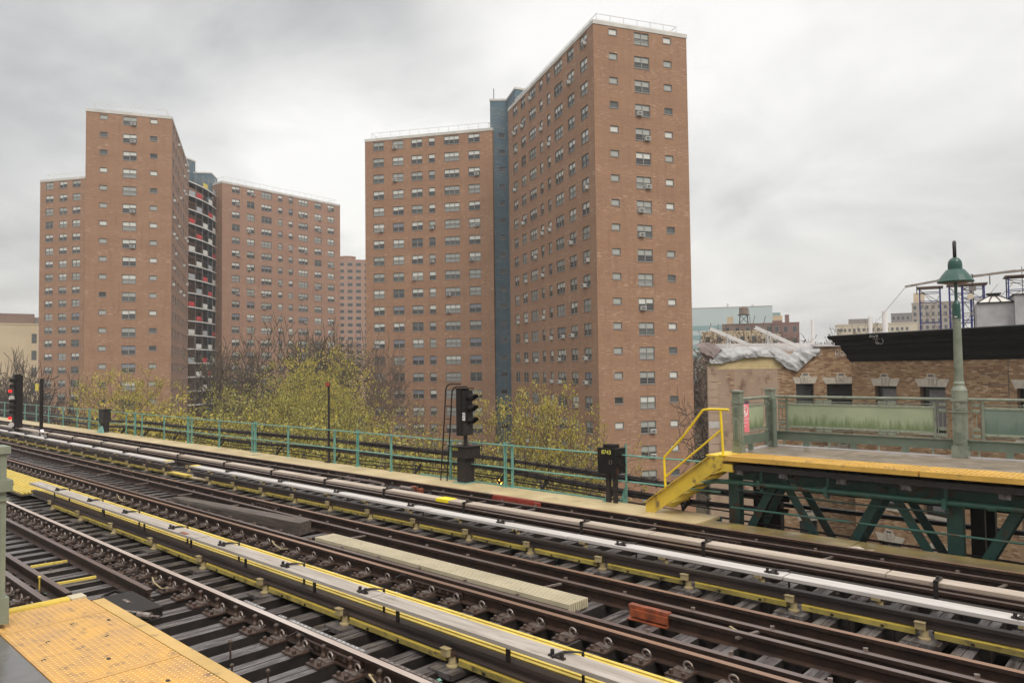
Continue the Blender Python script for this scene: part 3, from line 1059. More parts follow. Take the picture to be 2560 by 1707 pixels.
t9 = far_block('apartment_building', 'distant red brick block with a square chimney', c, yaw_to(c), 7.4, 12, 14.9, M_BRR, 3, 4, 1.0, 1.5, gap=3.4)
MB().box(-.2, 1.0, 1.5, 2.7, 15.26, 17.6, M_BRR).obj('chimney', t9)
MB().box(-3.7, -1.0, .3, 4, 15.26, 15.9, M_BRR).obj('roof_house', t9)
c = (-80.5, 160.6)
far_block('low_building', 'distant low tan brick building behind bare brown trees', c, yaw_to(c), 13, 10, 10.4, M_CREAM, 5, 2, .9, 1.3)
c = (-72.3, 163.6)
far_block('low_building', 'small distant cream house among brown trees below the red block', c, yaw_to(c), 4.2, 6, 9.5, M_CREAM2, 2, 2, .8, 1.2)
c = (-75.4, 248.7)
t10 = far_block('apartment_building', 'distant long cream block with paired square windows on the horizon', c, yaw_to(c), 23, 10, 15.2, M_CREAM2, 0, 0)
for i in range(7):
    for dx in (-.45, .9):
        for j in range(3):
            MB().box(-.35, .35, -.07, -.01, -.5, .5, M_GLASS2).obj('window', t10, (-8.5 + i * 2.7 + dx, 0, 13.6 - j * 2.0))
for j in range(3):
    MB().box(-11.2, -9.6, -.07, -.01, 13.2 - j * 2.0, 14.1 - j * 2.0, M_GLASS2).obj('window', t10)
MB().box(-8, -1.0, 3, 8, 15.56, 17.3, M_BRG).obj('roof_house', t10)
c = (-76.4, 321.0)
t11 = far_block('apartment_building', 'distant tall grey brown tower block behind the scaffold', c, yaw_to(c), 14.5, 14, 26.2, M_BRT, 7, 9, 1.0, 1.4, gap=2.6)
MB().box(-6.6, -2.8, 2, 7, 26.56, 30.5, M_CREAM).obj('roof_house', t11)
c = (-86.5, 318.6)
far_block('apartment_building', 'distant lower grey block joining the left side of the tall grey tower', c, yaw_to(c), 8.4, 12, 22.4, M_BRG, 5, 7, .9, 1.3, gap=2.6)
c = (-60, 300)
far_block('low_building', 'distant pale flat roofed building behind the black cornice', c, yaw_to(c), 60, 12, 10.2, M_CREAM2, 0, 0)

# ============================================================ trees


def grow(rnd, p, d, ln, r, lvl, maxl, segs, tips, up=.12, wob=.22, spread=1.0):
    n = 3 if lvl < 3 else 2
    pos = Vector(p)
    dr = Vector(d)
    pts = [(pos.copy(), r)]
    for i in range(n):
        dr = (dr + Vector((rnd.uniform(-1, 1), rnd.uniform(-1, 1), rnd.uniform(-.6, .8))) * wob + Vector((0, 0, up))).normalized()
        pos = pos + dr * ln / n
        rr = r * (1 - .38 * (i + 1) / n)
        pts.append((pos.copy(), rr))
        if 0 < lvl and i < n - 1 and lvl < maxl:
            sd = (dr.cross(Vector((rnd.uniform(-1, 1), rnd.uniform(-1, 1), rnd.uniform(-1, 1)))).normalized() * .9 + dr * .6).normalized()
            grow(rnd, pos, sd, ln * rnd.uniform(.55, .75), rr * .55, lvl + 1, maxl, segs, tips, up, wob, spread)
    segs.append((pts, lvl))
    if lvl >= maxl:
        tips.append((pts[-2][0], pts[-1][0]))
        return
    k = rnd.choice((2, 3)) if lvl > 0 else rnd.choice((4, 5))
    for j in range(k):
        a = 2 * math.pi * (j + rnd.random() * .6) / k
        tilt = rnd.uniform(.35, .85) if lvl else rnd.uniform(.45, .8)
        s = dr.cross(Vector((0, 0, 1)))
        if s.length < .05:
            s = Vector((1, 0, 0))
        s.normalize()
        u = s.cross(dr)
        nd = (dr + (s * math.cos(a) + u * math.sin(a)) * tilt * spread).normalized()
        grow(rnd, pos, nd, ln * rnd.uniform(.66, .86), pts[-1][1] * .72, lvl + 1, maxl, segs, tips, up, wob, spread)


def tree_meshes(seed, h, maxl, bark, leafs, nleaf, lsize, trunk=.3, twig=1.0, spread=1.15, rbase=.2, up=.06, wob=.26):
    rnd = random.Random(seed)
    segs, tips = [], []
    grow(rnd, (0, 0, 0), (0, 0, 1), h * trunk, rbase, 0, maxl, segs, tips, up, wob, spread)
    zmax = max(t_[1].z for t_ in tips)
    k = h / zmax
    b = MB()
    tw = MB()
    for pts, lvl in segs:
        sides = 6 if lvl < 2 else (4 if lvl < 4 else 3)
        dst = b if lvl < 3 else tw
        dst.tube([p * k for p, r in pts], [max(r * 1.0, .012 * twig) for p, r in pts], bark, sides, caps=False)
    tm = b.mesh('trunk', True)
    twm = tw.mesh('branches')
    lm = None
    if nleaf:
        lb = MB()
        for (a, c) in tips:
            for j in range(nleaf):
                t_ = rnd.random()
                p = (a.lerp(c, t_) * k) + Vector((rnd.gauss(0, .15), rnd.gauss(0, .15), rnd.gauss(0, .14)))
                s = lsize * rnd.choice((.55, .7, .9, 1.1, 1.5))
                ax = Vector((rnd.uniform(-1, 1), rnd.uniform(-1, 1), rnd.uniform(-.5, .9))).normalized()
                q = ax.cross(Vector((rnd.uniform(-1, 1), rnd.uniform(-1, 1), rnd.uniform(-1, 1)))).normalized()
                u = ax.cross(q)
                vs = [p - q * s * .5, p + u * s * .32, p + q * s * .5, p - u * s * .32]
                lb.add(vs, [(0, 1, 2, 3)], leafs[0] if rnd.random() < .55 else rnd.choice(leafs))
        lm = lb.mesh('foliage')
    return tm, twm, lm


LV = [tree_meshes(3, 13, 5, M_BARK, [M_LEAF1, M_LEAF2, M_LEAF3], 20, .125),
      tree_meshes(8, 13, 5, M_BARK, [M_LEAF2, M_LEAF1, M_LEAFO], 18, .125),
      tree_meshes(15, 12, 5, M_BARK, [M_LEAF3, M_LEAF1, M_LEAF2], 22, .12),
      tree_meshes(21, 13, 5, M_BARK, [M_LEAF1, M_LEAFO, M_LEAF3], 9, .115)]
BV = [tree_meshes(31, 14, 5, M_BARKD, [], 0, 0, twig=2.4, spread=1.3, wob=.34, up=.04, rbase=.26),
      tree_meshes(37, 14, 5, M_BARKB, [], 0, 0, twig=2.6, spread=1.3, wob=.34, up=.04, rbase=.24),
      tree_meshes(41, 14, 5, M_BARK, [M_LEAFO, M_LEAF2], 1, .15, twig=2.4, spread=1.2, wob=.36, up=.05, rbase=.3),
      tree_meshes(47, 14, 6, M_BARKB, [M_BARKB, M_BARK], 3, .17, twig=2.2, spread=1.3, wob=.36, up=.03, rbase=.24)]
HT = {0: 13, 1: 13, 2: 12, 3: 13}


def tree(label, kind, var, az_c, rho, top, wscale, rot, group):
    """az_c: world bearing in degrees, rho: metres from the camera, top: height of the crown's top"""
    ms = (LV if kind == 'leaf' else BV)[var]
    base = (HT[var] if kind == 'leaf' else 14)
    h = top - GZ
    sc = h / base
    x, y = rho * math.cos(R(az_c)), rho * math.sin(R(az_c))
    t = thing('leafy_tree' if kind == 'leaf' else 'bare_tree', label, 'tree', (x, y, GZ), R(rot), group)
    t.scale = (sc * wscale, sc * wscale, sc)
    mo('trunk', ms[0], t)
    mo('branches', ms[1], t)
    if ms[2]:
        mo('foliage', ms[2], t)
    return t


GL, GB = 'yellow green spring trees behind the tracks', 'bare trees around the towers'


def az(px):
    """bearing of a direction px photo pixels from the left edge, near the horizon"""
    return 133.1 + 0 - math.degrees(math.atan((px - 1280) / 1850))


TREES = [
    # label, kind, var, bearing, rho, top, width, rot
    ('tall leafy tree standing in front of the narrow end of the left tower', 'leaf', 0, 160.8, 78, 3.4, .8, 20, GL),
    ('low bushy yellow tree at the left behind the black junction post', 'leaf', 2, 163.0, 58, 0.2, .85, 80, GL),
    ('wide yellow tree below the red and white galleries', 'leaf', 2, 157.6, 60, 1.4, 1.15, 140, GL),
    ('round olive tree right of the gallery stack', 'leaf', 1, 151.4, 74, 3.0, 1.0, 30, GL),
    ('biggest leafy tree with dense crown in front of the left tower far wing', 'leaf', 0, 147.9, 82, 5.4, .80, 200, GL),
    ('leafy tree just left of the thin lamp pole', 'leaf', 1, 149.2, 60, 1.2, .9, 300, GL),
    ('leafy tree directly behind the thin lamp pole', 'leaf', 0, 146.3, 66, 2.6, .62, 75, GL),
    ('thin sparse tree in front of the lower left windows of the right tower', 'leaf', 3, 141.4, 52, 0.8, .6, 10, GL),
    ('thin sparse tree between the lamp pole and the three lens signal', 'leaf', 3, 138.0, 48, 0.0, .6, 130, GL),
    ('leafy tree growing up beside the blue strip right of the signal', 'leaf', 0, 133.6, 50, 1.9, .66, 250, GL),
    ('spreading tree left of the black relay box', 'leaf', 3, 130.9, 46, 0.7, .85, 60, GL),
    ('low yellow tree close behind the fence at far left', 'leaf', 0, 166.8, 52, -0.6, .95, 10, GL),
    ('low yellow tree close behind the fence below the left tower corner', 'leaf', 2, 160.0, 48, 0.8, 1.15, 90, GL),
    ('low tree close behind the fence under the galleries', 'leaf', 0, 156.4, 47, 0.9, 1.15, 160, GL),
    ('low olive tree close behind the fence right of the galleries', 'leaf', 1, 152.8, 46, 0.8, 1.15, 200, GL),
    ('low tree close behind the fence under the far wing of the left tower', 'leaf', 2, 149.6, 42, 0.5, 1.1, 220, GL),
    ('low yellow tree close behind the fence left of the lamp pole foot', 'leaf', 1, 146.4, 41, 0.4, 1.05, 280, GL),
    ('low tree close behind the fence right of the lamp pole foot', 'leaf', 1, 142.6, 36, -0.5, .95, 330, GL),
    ('low tree close behind the fence left of the signal ladder', 'leaf', 0, 139.4, 35, -0.7, .95, 40, GL),
    ('low tree close behind the fence right behind the three lens signal', 'leaf', 2, 136.2, 34, -1.2, .9, 20, GL),
    ('low tree close behind the tall turquoise fence post', 'leaf', 1, 133.0, 34, -1.2, .85, 100, GL),
    ('low tree filling the gap between the signal and the relay box', 'leaf', 3, 130.4, 34, -1.6, .8, 200, GL),
    ('dark bare tree in front of the left wing of the left tower', 'bare', 0, 165.2, 96, 5.2, .62, 0, GB),
    ('second dark bare tree beside the corner of the left tower', 'bare', 0, 163.6, 88, 3.0, .5, 70, GB),
    ('bare tree at the far left in front of the cream building', 'bare', 0, 168.6, 100, 5.6, .6, 150, GB),
    ('bare tree behind the pole with the yellow tag', 'bare', 1, 166.6, 120, 6.6, .55, 200, GB),
    ('large bare tree right of the gallery stack', 'bare', 2, 153.0, 100, 8.4, .66, 0, GB),
    ('large bare tree in front of the far wing second from the galleries', 'bare', 2, 150.4, 106, 10.8, .7, 120, GB),
    ('bare tree in front of the right end of the far wing', 'bare', 2, 146.4, 108, 10.2, .62, 220, GB),
    ('bare tree between the far wing and the right tower', 'bare', 1, 144.0, 100, 8.0, .55, 80, GB),
    ('bare brown tree right of the tall tower behind the yellow stairs', 'bare', 1, 117.3, 58, 6.8, .5, 30, GB),
    ('dark bare tree hugging the right edge of the tall tower', 'bare', 0, 118.2, 44, 2.4, .42, 130, GB),
    ('brown bare tree on the slope under the glass office block', 'bare', 3, 116.4, 110, 8.2, .9, 210, GB),
    ('brown bare tree above the left end of the tarp', 'bare', 3, 114.6, 118, 7.8, .9, 10, GB),
    ('brown bare tree between the two sloping roof beams', 'bare', 3, 112.4, 112, 7.0, .9, 60, GB),
    ('brown bare tree below the red brick block', 'bare', 3, 110.4, 116, 6.9, .9, 300, GB),
    ('rounded brown tree behind the short white roof pipe', 'bare', 3, 107.9, 110, 8.6, .55, 100, GB),
    ('small brown bare tree just right of the tall tower edge', 'bare', 3, 117.6, 100, 7.6, .7, 45, GB),
    ('small brown bare tree behind the right sloping beam', 'bare', 3, 111.3, 104, 6.6, .8, 250, GB),
    ('small brown bare tree left of the cream horizon block', 'bare', 3, 109.2, 104, 6.0, .7, 15, GB),
    ('brown bare tree touching the left tip of the black cornice', 'bare', 3, 106.2, 112, 6.6, .6, 160, GB),
]
for t_ in TREES:
    tree(*t_)

# understorey far below the fence, nobody could count it
rnd = random.Random(5)
ub = MB()
for i in range(15000):
    a_ = R(rnd.uniform(127, 170))
    rho = rnd.uniform(24, 80)
    x, y = rho * math.cos(a_), rho * math.sin(a_)
    if y < 17:
        continue
    hump = 2.8 + 2.0 * math.sin(x * .31 + y * .17) + 1.4 * math.sin(y * .53 - x * .2)
    z = GZ + max(.2, hump) * rnd.random() ** .5
    s = rnd.uniform(.14, .34)
    q = Vector((rnd.uniform(-1, 1), rnd.uniform(-1, 1), rnd.uniform(-.4, .4))).normalized()
    u = q.cross(Vector((rnd.uniform(-1, 1), rnd.uniform(-1, 1), rnd.uniform(-1, 1)))).normalized()
    p = Vector((x, y, z))
    ub.add([p - q * s, p + u * s * .6, p + q * s, p - u * s * .6], [(0, 1, 2, 3)], rnd.choice((M_LEAF1, M_LEAF2, M_LEAFO)))
tag(ub.obj('shrubbery'), 'low yellow green undergrowth below the trees', 'shrubbery', kind='stuff')


# ============================================================ elevated tracks
S0, S1 = -88.0, 9.0
TIE_Z = -0.15


def rail_prof(y, top=0.0, hw=.034, h=.15, fw=.065):
    z = top
    return [(y - hw, z), (y - hw, z - .035), (y - .009, z - .048), (y - .009, z - h + .028), (y - fw, z - h + .012), (y - fw, z - h),
            (y + fw, z - h), (y + fw, z - h + .012), (y + .009, z - h + .028), (y + .009, z - .048), (y + hw, z - .035), (y + hw, z)]


def rail(parent, name, y, x0=S0, x1=S1, top=0.0, headm=None, webm=None, hw=.034, h=.15, fw=.065, z_only=False):
    b = MB()
    b.extrude_x(rail_prof(y, top, hw, h, fw), x0, x1, webm or M_RUST, headm or M_RAILDULL, (11,))
    return b.obj(name, parent)


TA = thing('railway_track', 'farthest of the three tracks, running along the yellow walkway and far platform', 'railway track', group='parallel elevated tracks')
TB = thing('railway_track', 'middle track with the cream ribbed plank and the timber block between its rails', 'railway track', group='parallel elevated tracks')
TC = thing('railway_track', 'nearest track, passing beside the dotted yellow platform corner', 'railway track', group='parallel elevated tracks')
rail(TA, 'rail', 10.91, headm=M_RAILBR)
rail(TA, 'rail', 9.48)
rail(TA, 'guard_rail', 10.47, x1=-14.6, top=-.01)
rail(TA, 'guard_rail', 10.47, x0=-12.2, top=-.01)
rail(TA, 'guard_rail', 9.70, top=-.01)
rail(TB, 'rail', 7.45, headm=M_RAILBR)
rail(TB, 'rail', 6.01, headm=M_RAILBR)
rail(TB, 'guard_rail', 7.07, top=-.01)
rail(TB, 'guard_rail', 6.20, top=-.01)
rail(TB, 'guard_rail', 6.83, x0=-4.18, top=-.012)
rail(TC, 'rail', 4.02, headm=M_RAILTOP)
rail(TC, 'rail', 2.58)
rail(TC, 'guard_rail', 3.55, x1=-9.3, top=-.01)
rail(TC, 'guard_rail', 2.86, x1=-9.9, top=-.01)

PITCH = 0.435
tie_meshes = []
rnd = random.Random(2)
for v in range(5):
    b = MB()
    w = .10 + rnd.uniform(-.012, .008)
    z1 = rnd.uniform(-.006, .004)
    b.box(-w, -.004, 0, 1, -.24, z1, M_TIE_SHADE, M_TIE)
    b.box(.004, w, 0, 1, -.24, z1 + rnd.uniform(-.004, .004), M_TIE_SHADE, M_TIE)
    b.box(-.004, .004, 0, 1, -.24, z1 - .012, M_TIE_SHADE, M_TIE)
    tie_meshes.append(b.mesh('tie'))
for root, y0, y1, a, z_ in ((TA, 8.55, 11.35, S0, 0), (TB, 5.50, 8.48, S0, 0), (TC, 2.02, 5.42, S0, 0)):
    n = int((S1 - a) / PITCH)
    for i in range(n):
        x = a + i * PITCH + .13 + rnd.uniform(-.02, .02)
        e0 = y0 + rnd.uniform(-.05, .05)
        o = mo('tie', tie_meshes[rnd.randrange(5)], root, (x, e0, TIE_Z + rnd.uniform(-.004, 0)), rnd.uniform(-.006, .006), (1, y1 - y0 + rnd.uniform(-.04, .04), 1))
# tie plates with spring clips on the near side of the rails
pl = MB()
pl.box(-.105, .105, -.26, .10, 0, .018, M_PLATE)
pl.box(-.085, .085, -.15, -.07, .018, .034, M_CLIP)
pl.lathe([(.02, 0.018), (.02, .05), (.012, .055)], M_PLATE, (-.06, -.22, 0), 6)
pl.lathe([(.02, 0.018), (.02, .05), (.012, .055)], M_PLATE, (.06, -.22, 0), 6)
pl = pl.mesh('tie_plate')
cp = MB()
pts = []
for k in range(11):
    a_ = -0.3 + k / 10 * math.pi * 1.55
    pts.append((math.cos(a_) * .045, -.085 + .012 * k / 10, .06 + math.sin(a_) * .036))
cp.tube(pts, .011, M_CLIP, 6)
cp.tube([(.045, -.09, .05), (.03, -.04, .035), (-.03, -.035, .035)], .011, M_CLIP, 5)
cp = cp.mesh('rail_clip', True)
lg = MB()
lg.lathe([(.024, 0), (.024, .05), (.018, .055), (.018, .10), (.026, .105), (.026, .13), (.014, .14)], M_PLATE, (-.055, -.10, .01), 8)
lg = lg.mesh('plate_bolt', True)
for root, y, x0, x1, near in ((TB, 6.01, -36, S1, 0), (TC, 4.02, -32, S1, 1), (TC, 2.58, -14, -8, 1)):
    i0 = math.ceil((x0 - S0 - .13) / PITCH)
    i1 = int((x1 - S0) / PITCH)
    for i in range(i0, i1):
        x = S0 + i * PITCH + .13
        p = mo('tie_plate', pl, root, (x, y, TIE_Z + .004))
        mo('rail_clip', cp, p, (.03, 0, 0))
        if near:
            mo('plate_bolt', lg, p)
# small keepers along the guard rails
kp = MB().box(-.02, .02, -.015, .015, 0, .03, M_CLIP).mesh('guard_rail_bolt')
for root, y in ((TB, 7.12), (TA, 10.52), (TB, 6.25)):
    for i in range(60):
        x = -38 + i * .87
        mo('guard_rail_bolt', kp, root, (x, y, -.016), .4)
# oblique spacer bars between guard and running rails
for root, y0, y1, xs in ((TA, 10.0, 10.40, (-19.0, -16.5, -15.6, -15.2, -14.8, -10.6, -10.1, -9.65, -9.3, -6.7, -3.9, -1.9)),
                         (TB, 6.75, 7.02, (-24, -21.2, -18.6, -16.2, -14.1, -12.1, -9.9, -5.9, -3.4, -1.2))):
    for x in xs:
        MB().beam((x, y0, -.055), (x + .10, y1, -.04), .035, .02, M_CLIP).obj('spacer_bar', root)
# joint bars bolted to the rail webs
jb = MB()
jb.box(-.46, .46, -.045, -.012, -.115, -.045, M_RUST)
jb.box(-.46, .46, -.055, -.045, -.058, -.045, M_RAILDULL)
for k in range(6):
    jb.lathe([(.018, 0), (.018, .02), (.01, .024)], M_CLIP, (0, 0, 0), 6) if False else jb.box(-.40 + k * .155, -.36 + k * .155, -.065, -.045, -.10, -.07, M_PLATE)
jb = jb.mesh('joint_bar')
for root, x, y in ((TC, -6.1, 4.02), (TB, -6.9, 6.01), (TB, -13.6, 7.45), (TA, -16.0, 10.91), (TA, -5.6, 10.47), (TB, -21.0, 7.45), (TA, -11.4, 10.40), (TC, -15.6, 4.02)):
    mo('joint_bar', jb, root, (x, y, 0))

# bond wires looping beside the rails, and flakes of old turquoise paint on the ties
for root, x, y, s_ in ((TC, -5.35, 3.9, 1), (TC, -6.75, 3.9, -1), (TC, -9.9, 3.86, 1), (TC, -4.2, 4.18, 1), (TB, -10.6, 5.9, 1), (TB, -7.6, 5.9, -1), (TB, -17.0, 5.88, 1), (TB, -3.6, 7.0, 1), (TA, -12.1, 10.7, 1), (TA, -7.4, 10.72, -1)):
    MB().tube([(x, y, -.06), (x + .05, y - .07 * s_, -.02), (x + .18, y - .10 * s_, -.05), (x + .30, y - .06 * s_, -.11), (x + .42, y - .02 * s_, -.09)], .009, M_CABLE if s_ < 0 else M_INS, 5).obj('bond_wire', root)
MB().tube([(-40, 5.2 + .25, -.13)] + [(-36 + 2.2 * k, 5.47 + .03 * math.sin(k * 1.7), -.135 + .01 * math.sin(k * 2.9)) for k in range(20)], .012, M_CABLE, 5).obj('signal_cable', TB)
MB().tube([(-30, 2.25, -.13)] + [(-26 + 2.0 * k, 2.28 + .04 * math.sin(k * 1.3), -.135) for k in range(16)], .012, M_CABLE, 5).obj('signal_cable', TC)
rf = random.Random(77)
fl = MB()
for k in range(150):
    x, y = rf.uniform(-24, 5), rf.choice((rf.uniform(5.5, 8.4), rf.uniform(2.2, 4.5), rf.uniform(8.7, 11)))
    s_ = rf.uniform(.012, .035)
    a_ = rf.uniform(0, 6)
    pts = [(x + s_ * math.cos(a_ + q * 1.6) * rf.uniform(.6, 1.3), y + s_ * math.sin(a_ + q * 1.6) * rf.uniform(.5, 1.2), TIE_Z + .006 + rf.uniform(0, .01)) for q in range(4)]
    fl.add(pts, [(0, 1, 2, 3)], rf.choice((M_TURQ, M_WHT, M_BARKD, M_PLATE, M_BARKB, M_TURQ)))
tag(fl.obj('litter'), 'scattered paint flakes, leaves and scraps lying on the ties', 'litter', kind='stuff')

# timber block, planks, boxes that lie on the tracks
b = MB()
b.hexa([(-16.2, 6.60, -.15), (-11.05, 6.60, -.15), (-11.15, 6.88, -.15), (-16.2, 6.84, -.15),
        (-16.2, 6.62, -.08), (-11.05, 6.60, .06), (-11.15, 6.88, .06), (-16.2, 6.82, -.08)], mat('weathered_timber', (0.13, .105, .085), .5, (.06, .045, .038), 4.0, stretch=(.4, 5, 5), spec=.3))
tag(b.obj('timber_block'), 'long weathered timber block tapering away between the rails of the middle track', 'timber')
pk = thing('ribbed_plank', 'cream ribbed fibreglass plank lying between the rails of the middle track', 'plank')
MB().box(-10.25, -5.2, 6.40, 6.74, -.14, -.07, M_SLOT).obj('board', pk)
rib = MB().box(-10.27, -5.18, -.0115, .0115, -.12, -.02, M_FGC).mesh('rib')
for k in range(9):
    mo('rib', rib, pk, (0, 6.415 + k * .0389, 0))
for x0, x1, y, z in ((-4.67, -4.18, 6.83, 0),):
    b = MB()
    b.extrude_x(rail_prof(y, .004, .036, .155, .068), x0, x1, M_ORANGE)
    b.box(x0 + .03, x1, y - .06, y - .03, -.11, -.035, M_ORANGE)
    tag(b.obj('rail_end'), 'orange painted rail end inside the middle track at lower right', 'rail end')
b = MB()
b.box(-10.65, -9.62, 10.74, 10.86, -.10, .012, M_REDP)
b.box(-10.60, -9.66, 10.76, 10.82, .012, .022, M_REDP)
b.box(-9.62, -9.45, 10.78, 10.86, -.10, -.015, M_REDP)
tag(b.obj('insulated_joint'), 'dark red painted rail joint on the farthest track below the walkway', 'rail joint')
# train stop between the far rails
ts = thing('train_stop', 'small orange tripper mechanism between the rails of the farthest track', 'train stop', (-12.9, 10.5, -.13))
MB().box(-.9, .2, -.16, .10, 0, .05, M_IRON).obj('base_plate', ts)
MB().tube([(-.25, -.12, .10), (.15, -.12, .10)], .045, M_CLIP, 8).obj('cylinder', ts)
MB().box(-.06, .08, -.02, .10, .05, .13, M_ORANGE).box(.28, .36, -.1, .02, 0, .12, M_ORANGE).obj('bracket', ts)
b = MB()
b.tube([(-15.4, 10.44, -.02), (-14.2, 10.44, -.02), (-13.75, 10.36, -.02), (-13.55, 10.16, -.05)], .035, M_RAILDULL, 6)
tag(b.obj('guard_rail_end'), 'bent end of the guard rail curving inwards on the farthest track', 'guard rail')
# switch box by the near platform
sb = thing('switch_box', 'dark flat iron box with a chrome cylinder on the ties beside the near platform edge', 'switch box', (-9.1, 3.15, -.14))
MB().box(-.42, .48, -.10, .28, 0, .10, M_BLACK).obj('case', sb)
MB().box(-.12, .06, .06, .10, .10, .106, M_CLIP).obj('label_plate', sb)
MB().tube([(.10, -.16, .07), (.62, .10, .07)], .035, M_CLIP, 10).tube([(.0, -.21, .07), (.72, .15, .07)], .014, M_CLIP, 6).obj('cylinder', sb)
b = MB()
b.tube([(-.55, .34, .02), (-.75, .20, .05), (-.62, .02, .05), (-.35, -.02, .03)], .02, M_BLACK, 6)
b.obj('hose', sb)
for x, y0, y1, m, lb in ((-12.14, 3.02, 3.47, M_FGY, 'first thin yellow stick lying across the near track at lower left'),
                         (-10.9, 3.0, 3.46, M_FGY, 'second thin yellow stick across the near track, closer to the platform'),
                         (-9.62, 3.02, 3.45, M_TURQ, 'thin green stick on the ties just before the platform corner')):
    tag(MB().beam((x, y0, -.125), (x + .03, y1, -.125), .035, .03, m).obj('marker_stick'), lb, 'stick')
for x, y, m, lb in ((-6.86, 3.36, M_PLATE, 'upright rusty spike left of the pair near the bottom rail'), (-6.3, 3.1, M_PLATE, 'upright rusty spike near the bottom edge below the near rail'),
                    (-5.95, 3.25, M_PLATE, 'upright rusty spike nearest to the bottom edge'), (-10.85, 2.80, M_FGY, 'upright yellow spike beside the platform end')):
    tag(MB().lathe([(.009, 0), (.009, .16), (.020, .165), (.020, .18), (.01, .19)], m, (x, y, -.16), 8).obj('spike'), lb, 'spike')
# perforated strap
ps = thing('perforated_strap', 'pale perforated metal strap lying along the shiny near rail', 'metal strap')
for x0, x1 in ((-8.10, -7.66), (-7.34, -7.20), (-7.10, -5.80), (-5.55, -3.6)):
    MB().box(x0, x1, 4.12, 4.155, -.04, -.032, M_CLIP if x0 > -5.6 else M_COPINGD).obj('strap', ps)
hb = MB().lathe([(.010, 0), (.010, .001)], M_BLET, n=8).mesh('hole')
x = -8.05
while x < -3.7:
    if not (-7.66 < x < -7.34 or -7.2 < x < -7.1 or -5.8 < x < -5.55):
        mo('hole', hb, ps, (x, 4.14, -.0315))
    x += .075
tag(MB().add([(-3.92, 11.18, -.065), (-3.8, 11.24, -.05), (-3.66, 11.21, -.065), (-3.52, 11.25, -.06), (-3.56, 11.15, -.07), (-3.75, 11.14, -.07), (-3.70, 11.19, -.03)],
             [(0, 1, 6), (1, 2, 6), (2, 3, 4), (4, 6, 2), (4, 5, 6), (5, 0, 6)], M_STONE).obj('crumpled_paper'), 'crumpled white paper lying beside the far rail under the platform', 'paper')
tag(MB().box(-39.2, -36.3, 8.95, 9.3, -.1, .22, M_CBG).obj('concrete_block'), 'grey concrete trough at the foot of the red signal', 'trough')
tag(MB().hexa([(-34.3, 8.86, -.05), (-33.9, 8.80, -.05), (-33.9, 9.0, -.05), (-34.3, 9.0, -.05), (-34.6, 8.86, .35), (-34.4, 8.84, .35), (-34.4, 8.95, .35), (-34.6, 8.95, .35)], M_WHT).obj('marker_board'),
    'small white slanted marker beside the dark pole at far left', 'marker')


# ---- third rails with cover boards
def third(label, y, c0, c1, zc, runs, mtop, brk, pitch, off, seam=3.05, boards=True):
    t = thing('third_rail', label, 'third rail', group='third rails beside the tracks')
    b0 = None
    for (x0, x1) in runs:
        rail(t, 'conductor_rail', y, x0, x1, .085, M_THIRD, M_THIRD, .042, .11, .055)
        x = x0 - .05
        first = True
        while x < x1 - .1:
            xe = min(x + seam, x1)
            b = MB()
            dz = rnd.uniform(-.004, .004)
            b.box(x + .008, xe - .008, c0, c1, zc - .036 + dz, zc + dz, mtop)
            b.obj('cover_board', t)
            x = xe
    # insulators and brackets
    ins = MB()
    ins.lathe([(.075, 0), (.075, .02), (.05, .03), (.045, .11), (.055, .12), (.055, .14)], M_INS, n=10)
    ins.box(-.06, .06, -.05, .05, .12, .145, M_PLATE)
    ins = ins.mesh('insulator', False)
    base = MB().box(-.16, .16, -.16, .20, -.03, .02, M_TIE).mesh('insulator_block')
    head = MB().box(-.045, .045, -.02, .02, -.02, .045, M_INS).box(-.05, .05, -.03, .03, .045, .052, M_INS).mesh('insulator_head')
    board = MB()
    board.box(.09, pitch - .08, -.06, .11, -.105, -.055, M_FGYD)
    for k in range(3):
        board.box(.09, pitch - .08, -.058 + k * .058, -.022 + k * .058, -.055, -.040, M_FGY)
    for k in range(2):
        board.box(.4 + k * .5, .43 + k * .5, -.068, -.06, -.095, -.075, M_BLACK)
    board = board.mesh('ribbed_board')
    for (x0, x1) in runs:
        x = off + pitch * math.ceil((max(x0, -48) + .2 - off) / pitch)
        while x < x1:
            mo('insulator_block', base, t, (x, y - .05, -.15))
            mo('insulator', ins, t, (x, y - .05, -.135), scale=(.8, .8, .9))
            mo('insulator_head', head, t, (x - .02, y - .115, -.005))
            if boards:
                mo('ribbed_board', board, t, (x, y, 0))
            x += pitch
    for x in brk:
        b = MB()
        b.tube([(x + .12, c1 + .03, -.12), (x + .12, c1 + .03, zc + .02), (x, (c0 + c1) / 2 + .05, zc + .018), (x - .02, c0 + .02, zc + .016)], .014, M_IRON, 6)
        b.box(x - .08, x + .08, c0 + .04, c0 + .075, zc, zc + .016, M_IRON)
        b.lathe([(.018, 0), (.018, .035), (.01, .04)], M_IRON, (x - .05, c0 + .062, zc + .018), 6)
        b.lathe([(.018, 0), (.018, .035), (.01, .04)], M_IRON, (x + .05, c0 + .062, zc + .018), 6)
        b.obj('cover_bracket', t)
    return t


